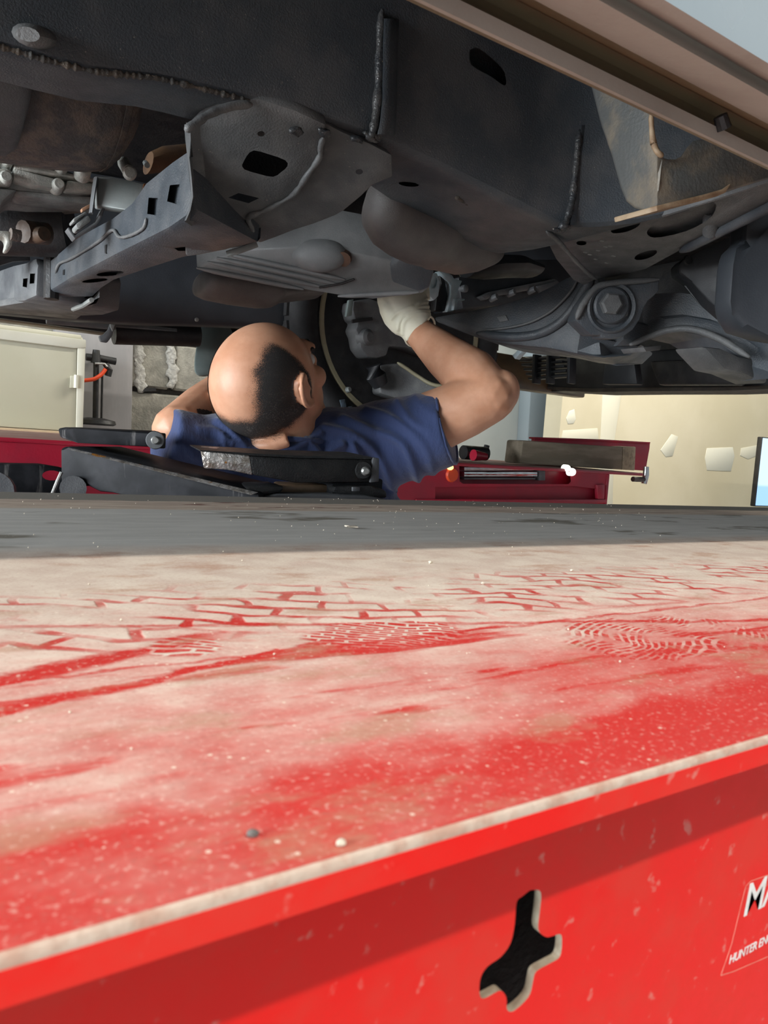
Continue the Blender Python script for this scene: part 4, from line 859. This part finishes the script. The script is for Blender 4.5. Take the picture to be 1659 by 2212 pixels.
# ---- front crossmember, its pressed creases
px_ = (Vector((1.02, 1.1, RT+.3)), Vector((-1, -.25, .05)).normalized())
fx = ext('front_crossmember', PP(sp2([(936, 684), (985, 676), (1040, 666), (1100, 652), (1160, 632), (1200, 612), (1240, 592), (1290, 590)], 2)+[(1300, 640), (1290, 700), (1300, 768)]+sp2([(1300, 770), (1240, 764), (1180, 752), (1100, 745), (1040, 732), (985, 712), (940, 694)], 2)[1:], pl=px_), (.13, .05, 0), MFRAME, trk, .012)
bead('pressed_crease', PP([(1044, 713), (1090, 709), (1140, 698), (1185, 676), (1215, 650), (1236, 625), (1250, 600)], pl=(px_[0]-Vector((.004, 0, 0)), px_[1])), .0028, MFRAME2, fx, .1)
bead('pressed_crease', PP([(1030, 720), (1100, 728), (1160, 722), (1205, 700), (1236, 668), (1258, 632), (1280, 600)], pl=(px_[0]-Vector((.004, 0, 0)), px_[1])), .009, MFRAME, fx, .05)
ext('weld_mark', PP([(1072, 684), (1092, 680), (1098, 692), (1080, 696)], pl=(px_[0]-Vector((.002, 0, 0)), px_[1])), (.002, 0, 0), MFRAME2, fx, .001)
# ---- bolt bracket and near control arm
pk = (P(1320, 660, y=.86), Vector((-.55, -1, -.12)).normalized())
def PK(l, off=0): return PP(l, pl=(pk[0]+pk[1]*off, pk[1]))
bb = ext('pivot_bracket', PK([(1243, 692), (1256, 660), (1276, 632), (1294, 616), (1340, 608), (1425, 600), (1424, 628), (1412, 640), (1400, 650), (1390, 668), (1382, 690), (1368, 712), (1345, 728), (1322, 733), (1300, 731), (1298, 724), (1276, 724), (1258, 706)]), -pk[1]*.05, MFRAME, trk, .005)
bead('bracket_fold', PK([(1245, 690), (1258, 660), (1278, 632), (1296, 617), (1340, 610), (1424, 603)], .003), .0055, MFRAME2, bb, .05)
n_ = -pk[1]
lathe('cam_ring', PK([(1322, 664)], .004)[0], pk[1], [(-.01, .042), (.0, .042), (.003, .039), (.0, .034), (-.01, .034)], MFRAME, bb, 32)
lathe('washer', PK([(1320, 660)], .004)[0], pk[1], [(-.01, .03), (.003, .03), (.006, .027), (.006, .0001)], MFRAME, bb, 32)
lathe('pivot_bolt', PK([(1316, 657)], .008)[0], pk[1], [(0, .0185), (.013, .0185), (.016, .015), (.016, .0001)], MFRAME2, bb, 6, 20)
for l in ([(1290, 640), (1293, 636), (1291, 690), (1288, 688)], [(1308, 690), (1312, 689), (1310, 697), (1306, 697)]):
    ext('cam_mark', PK(l, .002), n_*.003, MDARK, bb)
ext('cam_tab', PK([(1352, 632), (1358, 640), (1360, 655), (1356, 682), (1352, 684), (1354, 655)], .005), n_*.005, MFRAME2, bb, .001)
arm = []
for a, t_, b_, yy in ((1330, 610, 748, .93), (1385, 640, 742, .90), (1420, 634, 724, .87), (1470, 632, 716, .84), (1530, 640, 728, .80), (1570, 660, 752, .77), (1620, 690, 790, .73), (1700, 730, 815, .66)):
    p, q = P(a, t_, y=yy), P(a, b_, y=yy); h_ = p.z-q.z
    arm.append([Vector((p.x+.03, p.y+.09, p.z)), p, q+Vector((0, 0, h_*.45)), q+Vector((0, -.012, h_*.38)), q+Vector((0, -.016, h_*.1)), q, Vector((q.x+.03, q.y+.10, q.z))])
ca = loft('control_arm', arm, MFRAME, trk, .006, ang=50)
bead('arm_lip', [P(a, b, y=yy) for a, b, yy in ((1360, 745, .88), (1400, 728, .865), (1450, 712, .835), (1500, 712, .80), (1560, 735, .75), (1620, 772, .70))], .006, MFRAME2, ca, .05)
ext('arm_boss', Q([(1520, 748, .74), (1560, 752, .735), (1600, 770, .73), (1659, 776, .72), (1659, 830, .72), (1600, 805, .73), (1566, 798, .735)]), (0, .06, 0), MFRAME2, ca, .006)
ext('arm_tab', Q([(1390, 750, .86), (1430, 746, .86), (1426, 756, .86), (1396, 760, .86)]), (0, .05, 0), MFRAME2, ca, .001)
box_ = ext('beam_end', [P(1250, 700, pl=px_), P(1300, 730, pl=px_), P(1390, 744, y=.92), P(1360, 772, y=.95), P(1300, 772, pl=px_), P(1240, 764, pl=px_)], (.1, .05, .0), MFRAME, trk, .006)

# ---- gusset plate of the rail towards the front with drain holes, tube and liners
zg = P(1330, 487, y=YO).z-RT-.004
gp = ext('rail_gusset', [P(a, b, z=zg) for a, b in ((1208, 500), (1240, 494), (1330, 487), (1400, 476), (1470, 455), (1659, 395), (1760, 360), (1760, 395), (1659, 440), (1600, 470), (1464, 545), (1396, 582), (1336, 597), (1290, 603), (1262, 617), (1238, 606), (1200, 560), (1180, 520))], (0, 0, .012), MFRAME2, trk, .003)
cut(gp, [(PP(oval(1351, 491, 33, 10, -.28), z=zg), .98, 1.03), (PP(oval(1395, 551, 26, 8, -.3), z=zg), .98, 1.03),
         (PP(sp2([(1397, 503), (1404, 490), (1430, 472), (1480, 455), (1540, 436), (1545, 455), (1525, 478), (1480, 500), (1430, 512), (1405, 512), (1397, 503)], 2)[:-1], z=zg), .98, 1.03), (PP(oval(1256, 525, 11, 5), z=zg), .985, 1.02)])
for a, b in ((1264, 545), (1274, 550), (1292, 541), (1308, 533), (1318, 532), (1286, 560), (1310, 568), (1300, 520), (1325, 553)):
    bm = bmesh.new(); bmesh.ops.create_icosphere(bm, subdivisions=1, radius=.003, matrix=Matrix.Translation(P(a, b, z=zg)) @ Matrix.Diagonal((1.6, 1, .4, 1))); from_bm('paint_chip', bm, MPLATE, gp)
tube('gusset_tube', [P(1538, 452, y=.6), P(1536, 500, y=.62)], .011, MFRAME2, trk, 14)
bead('gusset_flange', [P(a, b, z=zg-.003) for a, b in ((1470, 543), (1520, 518), (1580, 488), (1659, 448), (1740, 405))], .007, MFRAME, trk, .05)
ext('inner_liner', [P(1465, 570, y=.80), P(1475, 560, y=.80), P(1600, 500, y=.72), P(1659, 470, y=.7), P(1600, 640, y=.70), P(1570, 685, y=.74), P(1530, 650, y=.77), P(1495, 610, y=.79), P(1467, 590, y=.80)], (.02, .03, 0), MPLAST, trk, .003)
ext('wheel_liner', Q([(1614, 440, .60), (1720, 420, .55), (1720, 740, .55), (1659, 730, .58), (1600, 712, .6), (1582, 680, .6), (1578, 650, .6), (1584, 570, .6), (1592, 530, .6), (1612, 520, .6)]), (.02, .04, 0), MFEND, trk, .01)
lathe('liner_clip', P(1485, 562, y=.79), Vector((-.3, -1, 0)), [(0, .008), (.003, .007), (.003, .0001)], MDARK, trk, 14)

# ---- olive body-mount bracket below the sill
b1 = [(1278, 182), (1412, 240), (1411, 258), (1414, 300), (1421, 330), (1434, 338), (1420, 452), (1392, 453), (1372, 447), (1354, 432), (1341, 400), (1322, 330), (1300, 268)]
def YB2(px): return .56 - (min(px, 1420)-1280)/140*.09 - max(px-1420, 0)/240*.03
mk = ext('body_bracket', [P(a, b, y=YB2(a)) for a, b in b1], (.004, .004, 0), MBRKT, trk, .0015)
b2 = [(1420, 330), (1434, 340), (1445, 343), (1460, 343), (1472, 336), (1484, 318), (1496, 304), (1512, 300), (1545, 293), (1600, 297), (1640, 290), (1760, 270), (1760, 355), (1659, 385), (1600, 402), (1560, 416), (1500, 432), (1420, 452), (1418, 400)]
ext('bracket_leg', [P(a, b, y=YB2(a)) for a, b in b2], (.004, .004, 0), MBRKT, mk, .0015)
bead('bracket_edge', [P(a, b, y=YB2(a)-.003) for a, b in ((1406, 244), (1408, 280), (1412, 310), (1420, 328), (1432, 338))], .0028, MEDGE, mk, .2)
ext('bracket_lip', [P(a, b, y=YB2(a)-.001) for a, b in ((1418, 444), (1460, 434), (1520, 420), (1562, 408), (1580, 396), (1568, 416), (1550, 424), (1500, 438), (1440, 450), (1420, 456))], (0, .05, 0), MEDGE, mk, .001)
ext('bracket_return', [P(a, b, y=YB2(a)) for a, b in ((1545, 293), (1600, 290), (1625, 300), (1600, 312), (1560, 306))], (0, -.03, .0), MROCK, mk, .002)

# ---- front end: bumper cradle, radiator shrouds in the dark
bx = 2.0
ext('bumper_valance', [P(1120, 770, x=bx), P(1720, 740, x=bx), P(1720, 836, x=bx), P(1560, 842, x=bx), P(1400, 843, x=bx), P(1280, 845, x=bx), P(1200, 841, x=bx), P(1140, 832, x=bx), P(1060, 836, x=bx)], (.1, 0, 0), MPLAST, trk, .01)
ext('valance_edge', [P(a, b, x=bx-.005) for a, b in ((1140, 830), (1200, 836), (1280, 839), (1400, 837), (1560, 836), (1720, 830), (1720, 838), (1560, 844), (1400, 845), (1280, 847), (1200, 843), (1140, 836))], (.12, 0, 0), grime('brown_edge', (.05, .04, .03), (.03, .025, .02), 20, .7), trk)
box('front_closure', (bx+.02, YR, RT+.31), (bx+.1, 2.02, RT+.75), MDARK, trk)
ext('shroud_panel', [P(a, b, x=1.8) for a, b in ((1308, 772), (1368, 770), (1376, 830), (1300, 830))], (.03, 0, 0), MPLAST, trk, .004)
for i in range(5):
    ext('cooling_fin', [P(a, b, x=1.7) for a, b in ((1120+i*5, 775+i*10), (1210+i*4, 768+i*10), (1210+i*4, 773+i*10), (1120+i*5, 780+i*10))], (.03, 0, 0), MPLAST, trk, .002)
for a in (1150, 1180, 1225): ext('fin_post', [P(a, 765, x=1.69), P(a+6, 765, x=1.69), P(a+4, 828, x=1.69), P(a-2, 828, x=1.69)], (.03, 0, 0), MPLAST, trk, .002)
lk2 = ext('shiny_clip', [P(a, b, x=1.5) for a, b in ((1106, 768), (1118, 756), (1124, 744), (1132, 744), (1130, 756), (1112, 776))], (.02, 0, 0), MBLUEMET, trk, .002)
ext('lower_grille', [P(a, b, x=1.9) for a, b in ((1400, 780), (1600, 770), (1600, 832), (1420, 832))], (.03, 0, 0), MDARK, trk, .01)

# ================================================================ the man between the runways
man = thing('person', 'person in navy t-shirt and pale latex glove reaching up under the truck', 'person', (.62, 1.2, 0))
def bm_ell(bm, c, axes, n=2):
    a, b, d = axes
    m = Matrix(((a.x, b.x, d.x, c.x), (a.y, b.y, d.y, c.y), (a.z, b.z, d.z, c.z), (0, 0, 0, 1)))
    bmesh.ops.create_icosphere(bm, subdivisions=n+1, radius=1, matrix=m)
def bm_caps(bm, pts, rad, n=16, ends=True):
    """tapered limb: tube with rounded ends"""
    pts = [Vector(p) for p in pts]
    bm_tube(bm, pts, rad, n)
    if ends:
        for p, r in ((pts[0], rad[0]), (pts[-1], rad[-1])):
            r = r if not isinstance(r, tuple) else min(r)
            bm_ell(bm, p, (Vector((r, 0, 0)), Vector((0, r, 0)), Vector((0, 0, r))), 1)
Z = Vector((0, 0, 1)); chh = Vector((math.sin(YAW), math.cos(YAW), 0))
ya_, pi_ = math.radians(34), math.radians(43)
fh = chh*math.cos(ya_) + _r0*math.sin(ya_); hr = _r0*math.cos(ya_) - chh*math.sin(ya_)
hf = fh*math.cos(pi_) + Z*math.sin(pi_); hv = Z*math.cos(pi_) - fh*math.sin(pi_)
rol = math.radians(-6); hr, hv = hr*math.cos(rol)+hv*math.sin(rol), hv*math.cos(rol)-hr*math.sin(rol)
HC = P(576, 832, y=1.14)
def HP(a, b, c): return HC + hr*a + hf*b + hv*c
Sr, Er, Wr = P(812, 965, y=1.17), P(1060, 858, y=1.02), P(903, 716, y=1.215)
Sl, El, Wl = P(440, 975, y=1.19), P(384, 928, y=1.20), P(538, 795, y=1.40)
Nk = P(606, 950, y=1.175)
sd = (Sr-Sl); sd.z *= .5; sd = sd.normalized(); bk = sd.cross(Z).normalized()      # across the shoulders / towards the camera
if bk.y > 0: bk = -bk
TC = P(690, 1060, y=1.2)
def tor(z, rx, ry, dx=0, n=24):
    c = Vector((TC.x, TC.y, RT+z)) + sd*dx
    return [c + sd*(rx*math.cos(a)) + bk*(ry*math.sin(a)) for a in (2*math.pi*i/n for i in range(n))]
HIPZ = -.50
hipL, hipR = Vector((TC.x, TC.y, RT+HIPZ))-sd*.09, Vector((TC.x, TC.y, RT+HIPZ))+sd*.09
ftL, ftR = Vector((hipL.x, hipL.y, .07))-sd*.05, Vector((hipR.x, hipR.y, .07))+sd*.05
knL, knR = (hipL+ftL)/2-bk*.03, (hipR+ftR)/2-bk*.03
hand = P(876, 668, y=1.235)
bm = bmesh.new()
# skull, face
bm_ell(bm, HP(0, -.004, .012), (hr*.077, hf*.098, hv*.090), 3)
bm_ell(bm, HP(0, .030, -.045), (hr*.062, hf*.066, hv*.078), 3)
bm_ell(bm, HP(0, .055, -.100), (hr*.042, hf*.038, hv*.030), 2)
bm_ell(bm, HP(0, .084, .020), (hr*.055, hf*.016, hv*.014), 2)           # brow
for s in (-1, 1): bm_ell(bm, HP(s*.044, .064, -.028), (hr*.022, hf*.024, hv*.020), 2)   # cheekbones
bm_caps(bm, [HP(0, .096, .005), HP(0, .112, -.025), HP(0, .118, -.036)], [.010, .012, .013])
for s in (-1, 1): bm_ell(bm, HP(s*.011, .108, -.040), (hr*.008, hf*.009, hv*.007), 1)
bm_ell(bm, HP(0, .098, -.066), (hr*.024, hf*.009, hv*.006), 1); bm_ell(bm, HP(0, .095, -.077), (hr*.021, hf*.009, hv*.007), 1)
for s in (-1, 1):                                                         # ears: rim, hollow side, lobe
    e = lambda a, b, c: HP(s*(.006+a*.92), b*.95-.004, c*.86+.004)
    rim = [e(.076, .014, .004), e(.084, .010, .024), e(.092, -.006, .030), e(.098, -.022, .020), e(.098, -.026, .0), e(.094, -.020, -.018), e(.088, -.008, -.030), e(.080, .002, -.034)]
    bm_tube(bm, spline(rim, 3), .0052, 8)
    bm_ell(bm, e(.082, -.006, -.002), (hr*.007, hf*.016, hv*.026), 2)
    bm_ell(bm, e(.083, .0, -.033), (hr*.008, hf*.008, hv*.009), 2)
    bm_ell(bm, e(.080, .012, -.006), (hr*.006, hf*.005, hv*.008), 1)
# neck with the two creases at the nape
nb = Vector((TC.x, TC.y, Nk.z)) * .35 + Nk*.65 - Vector((0, 0, .03))
bm_tube(bm, [HP(0, -.012, -.05), HP(0, -.012, -.075).lerp(nb, .5), nb, nb-Vector((0, 0, .06))], [(.060, .060), (.064, .062), (.068, .064), (.08, .07)], 24, up=hf)
bm_tube(bm, spline([HP(-.055, -.055, -.062), HP(-.03, -.078, -.060), HP(0, -.085, -.058), HP(.03, -.078, -.060), HP(.055, -.055, -.062)], 4), .013, 12)
# shoulders, torso, legs
bm_loft(bm, [tor(-.02, .10, .06), tor(-.05, .15, .085), tor(-.12, .165, .10), tor(-.25, .155, .105), tor(-.38, .145, .10), tor(-.5, .16, .11), tor(-.56, .15, .10)])
bm_caps(bm, [Sl, Sl.lerp(Sr, .5), Sr], [.052, .06, .056])
# right arm
bm_caps(bm, [Sr, Sr.lerp(Er, .45), Sr.lerp(Er, .8), Er], [.060, .058, .053, .046], 20)
mid = Er.lerp(Wr, .28)+Vector((.004, 0, .004))
bm_caps(bm, [Er, mid, Er.lerp(Wr, .6), Wr, hand], [.046, .051, .042, .029, .022], 20)
ol = P(1082, 846, y=1.015); bm_ell(bm, ol, (Vector((.032, 0, 0)), Vector((0, .036, 0)), Vector((0, 0, .040))), 2)
# left arm
bm_caps(bm, [Sl, Sl.lerp(El, .6), El], [.050, .045, .042], 16)
bm_caps(bm, [El, El.lerp(Wl, .3), El.lerp(Wl, .65), Wl], [.040, .041, .035, .027], 16)
# left hand, resting on the far rail
lh = Wl + (Wl-El).normalized()*.085; ld = (lh-Wl).normalized(); ls = ld.cross(bk).normalized()
bm_tube(bm, [Wl, Wl.lerp(lh, .5), lh], [(.027, .018), (.038, .016), (.036, .013)], 14, up=bk)
for k, L in zip((-1.5, -.5, .5, 1.5), (.055, .068, .072, .062)):
    a = lh+ls*k*.018; bm_caps(bm, [a-ld*.02, a+ld*L*.5-bk*.004, a+ld*L*.85-bk*.02], [.009, .0085, .0075], 10)
bm_caps(bm, [Wl+ld*.02+ls*.03, Wl+ld*.05+ls*.052, Wl+ld*.08+ls*.058], [.012, .011, .009], 10)
for h_, k_, f_ in ((hipL, knL, ftL), (hipR, knR, ftR)):
    bm_caps(bm, [h_, h_.lerp(k_, .5), k_, k_.lerp(f_, .4), f_], [.085, .075, .055, .052, .038], 16)
body = remesh('body', bm, MSKIN, .0036, 6, man)

# ---- close-cropped hair round a bald crown
def sstep(a, b, x):
    t = max(0, min(1, (x-a)/(b-a))); return t*t*(3-2*t)
hb = bmesh.new(); hb.from_mesh(body.data); hb.verts.ensure_lookup_table(); hb.verts.index_update(); dl = hb.verts.layers.float.new('dens')
lay = {}
for v in hb.verts:
    q = v.co-HC; a, b, c = q.dot(hr), q.dot(hf), q.dot(hv)
    if q.length > .122 or abs(a) > .083: lay[v.index] = 0; continue
    u = Vector((a/.077, b/.098, (c-.012)/.09)); u.normalize()
    th = math.degrees(math.atan2(u.z, -u.y))
    if th < -100: th += 360
    w = .06*noise.noise(v.co*45)
    top_ = sstep(-16, 12, th+w*160) * (1-sstep(.46, .76, abs(u.x)+w)) if th < 190 else 0
    front = sstep(.16, .34, u.y + .25*max(0, u.z) + w)
    nape = sstep(-.98, -.78, u.z + .15*max(0, -u.y) + w) * sstep(-.105, -.09, c+w*.1)
    earz = 1-sstep(-.03, .0, .026-abs(b+.006)) * (1 if abs(a) > .079 else 0) * (1 if c < .034 else 0)
    below = sstep(-.056, -.03, c + w*.1) 
    lay[v.index] = max(0, (1-top_)*(1-front)*nape*earz*below)
kill = [v for v in hb.verts if lay[v.index] < .02]
for v in hb.verts: v[dl] = lay[v.index]; v.co += v.normal*.0014
bmesh.ops.delete(hb, geom=kill, context='VERTS')
me = bpy.data.meshes.new('hair'); hb.to_mesh(me); hb.free(); me.materials.clear()
me.polygons.foreach_set('use_smooth', [True]*len(me.polygons))
link('hair', me, MHAIR, man, label='short dark cropped hair')
for s in (-1, 1):
    bm = bmesh.new(); bm_ell(bm, HP(s*.032, .080, -.004), (hr*.012, hf*.012, hv*.012), 2); from_bm('eye', bm, MEYE, man)
    bm = bmesh.new(); bm_tube(bm, spline([HP(s*.016, .097, .018), HP(s*.034, .093, .024), HP(s*.052, .078, .018)], 4), .004, 8); from_bm('eyebrow', bm, MHAIR if False else MDARK, man)

# ---- navy t-shirt
bm = bmesh.new()
bm_loft(bm, [tor(.005, .105, .075, -.02), tor(-.02, .16, .10, -.01), tor(-.05, .182, .112), tor(-.12, .186, .125), tor(-.25, .180, .13), tor(-.38, .172, .125), tor(-.5, .178, .13), tor(-.56, .18, .132)])
bm_caps(bm, [Sl, Sl.lerp(Sr, .3)-Vector((0, 0, .0)), Sl.lerp(Sr, .5)-Vector((0, 0, .0)), Sl.lerp(Sr, .7), Sr], [.062, .072, .074, .078, .076], 24)
bm_tube(bm, [Nk+Vector((0, 0, .004)), Nk-Vector((0, 0, .03)), Nk-Vector((0, 0, .09))], [(.080, .074), (.098, .084), (.13, .10)], 28, up=bk)
cuff = P(966, 925, y=1.075); cd_ = (cuff-Sr).normalized()
bm_tube(bm, [Sr-cd_*.05, Sr+cd_*.02, Sr.lerp(cuff, .55), cuff], [(.078, .082), (.082, .086), (.078, .078), (.074, .069)], 28)
cl = P(366, 952, y=1.185); cdl = (cl-Sl).normalized()
bm_tube(bm, [Sl-cdl*.05, Sl.lerp(cl, .5), cl+cdl*.01], [(.062, .062), (.060, .058), (.056, .052)], 24)
# soft folds: ridges radiating from the arm pit and the shoulder
ridge = [[(700, 925), (760, 940), (820, 990), (850, 1060)], [(740, 905), (800, 930), (870, 960), (905, 1040)], [(790, 885), (850, 905), (915, 960), (940, 1030)],
         [(760, 960), (790, 1020), (800, 1075)], [(860, 870), (890, 910), (930, 930)], [(660, 950), (690, 980), (700, 1010)], [(900, 858), (925, 885), (948, 900)],
         [(400, 935), (420, 950), (470, 965)], [(430, 925), (470, 935), (500, 960)], [(380, 925), (400, 960), (420, 985)], [(470, 912), (500, 935), (530, 965)], [(500, 955), (560, 975), (640, 965), (690, 935)], [(480, 940), (490, 980), (520, 1000)], [(600, 985), (680, 985), (740, 960)]]
shirt = remesh('shirt', bm, MSHIRT, .0038, 14, man)
me = shirt.data
rp = [spline([Vector((a, b, 0)) for a, b in r], 5) for r in ridge]
def to_px(p):
    d = p-EYE; z = d.dot(_f); return Vector((W/2+FPX*d.dot(_r)/z, H/2-FPX*d.dot(_u)/z, 0))
nrm = [v.normal.copy() for v in me.vertices]
for v, n in zip(me.vertices, nrm):
    q = v.co - TC
    # cloth pulls along the arm and drapes down the back
    a = v.co.dot(sd)*1.0; s = noise.noise(Vector((v.co.dot(sd)*30, v.co.dot(bk)*12, v.co.z*9+a*14))); s2 = noise.noise(Vector((v.co.dot(sd)*16+40, v.co.dot(bk)*10, v.co.z*22)))
    f = 0
    if n.dot(EYE-v.co) > 0:
        p = to_px(v.co)
        for l in rp:
            dd = 1e9
            if min(abs(p.x-l[0].x), abs(p.x-l[-1].x)) > 140: continue
            for k, m in zip(l, l[1:]):
                e = m-k; t = max(0, min(1, (p-k).dot(e)/e.length_squared)); dd = min(dd, (p-k-e*t).length_squared)
            f = max(f, math.exp(-dd/90))
    hem_ = sstep(.0, .05, (cuff-v.co).length-.062)*sstep(.0, .05, (cl-v.co).length-.045)
    v.co += hem_*n*(0*s + .003*s2 - .003 + .010*f)
me.update()
bead('hem', [cuff + (ring(Vector((0, 0, 0)), cd_, .0705, .0665, 24)[i % 24]) for i in range(0, 25, 2)], .003, MSHIRT, shirt, 0, 8, 2)
bead('collar', [Nk+Vector((0, 0, .002)) + ring(Vector((0, 0, 0)), Z, .082, .076, 24, up=bk)[i % 24] for i in range(0, 25, 2)], .005, MSHIRT, shirt, 0, 8, 2)
# ---- trousers and boots (below the deck edge)
bm = bmesh.new()
bm_loft(bm, [tor(-.46, .165, .115), tor(-.55, .175, .125), tor(-.62, .165, .115)])
for h_, k_, f_ in ((hipL, knL, ftL), (hipR, knR, ftR)):
    bm_tube(bm, [h_, h_.lerp(k_, .5), k_, k_.lerp(f_, .5), f_-Vector((0, 0, .02))], [.098, .090, .075, .068, .066], 18)
remesh('trousers', bm, MPANTS, .009, 4, man)
for f_ in (ftL, ftR):
    bm = bmesh.new(); b0 = Vector((f_.x, f_.y, 0)); fw_ = -bk
    def rr_(t, w, h_): return [b0+fw_*t+sd*(w*x)+Z*(h_*z) for x, z in ((-1, 0), (1, 0), (1, .5), (.7, .9), (0, 1), (-.7, .9), (-1, .5))]
    bm_loft(bm, [rr_(-.09, .03, .09), rr_(-.07, .04, .13), rr_(0, .043, .13), rr_(.06, .048, .09), rr_(.13, .05, .065), rr_(.18, .038, .045)])
    from_bm('boot', bm, MSHOE, man, .006)
# ---- latex glove on the right hand: cuff, back of the hand, fingers hooked over the pan
gd = (hand-Wr).normalized(); up_ = Z; k0 = P(872, 640, y=1.245)
bm = bmesh.new()
gl = (P(812, 648, y=1.24)-P(934, 648, y=1.24)); gs = gl.normalized()
bm_tube(bm, [P(905, 712, y=1.213), P(897, 704, y=1.217), P(885, 678, y=1.23), P(879, 657, y=1.24), P(876, 635, y=1.25)], [(.036, .034), (.035, .034), (.044, .033), (.048, .030), (.050, .027)], 24, up=Vector((0, 1, 0)))
bm_caps(bm, [P(868, 698, y=1.232), P(853, 682, y=1.242), P(840, 662, y=1.250), P(831, 648, y=1.256), P(824, 628, y=1.268)], [.026, .026, .022, .016, .011], 14)      # thumb side
for i, (a, L) in enumerate(zip((842, 866, 892, 916), (.060, .074, .070, .056))):
    p0 = P(a, 640, y=1.25); p1 = P(a-1, 622, y=1.256)+Vector((0, .004, L*.25)); p2 = p1+Vector((-.002, .010, L*.55)); p3 = p2+Vector((0, -.012, L*.45))
    bm_caps(bm, [p0, p1, p2, p3], [.0125, .0115, .0105, .0095], 12)
glove = remesh('glove', bm, MGLOVE, .0026, 5, man); glove['label'] = 'pale cream latex glove on the raised right hand'
# stretched creases of the latex and the rolled cuff
gc = [spline([Vector((p, q, 0)) for p, q in l], 4) for l in ([(870, 722), (872, 700), (884, 686), (908, 676), (938, 680)], [(860, 712), (866, 690), (890, 673), (938, 672)], [(880, 680), (905, 664), (936, 662)], [(890, 668), (915, 654), (936, 653)], [(905, 656), (920, 646), (934, 645)], [(845, 690), (860, 675), (890, 662)])]
gn = [v.normal.copy() for v in glove.data.vertices]
for v, n in zip(glove.data.vertices, gn):
    if n.dot(EYE-v.co) < 0: continue
    p = to_px(v.co); f = 0
    for l in gc:
        dd = 1e9
        for k, m in zip(l, l[1:]):
            e = m-k; t = max(0, min(1, (p-k).dot(e)/e.length_squared)); dd = min(dd, (p-k-e*t).length_squared)
        f = max(f, math.exp(-dd/9))
    v.co += n*.0022*f
glove.data.update()
cr = ring(P(907, 715, y=1.212), (Wr-Er), .0355, .0345, 24)
bead('cuff_roll', [cr[i % 24] for i in range(0, 25, 2)], .0022, MGLOVE, glove, 0, 8, 2)
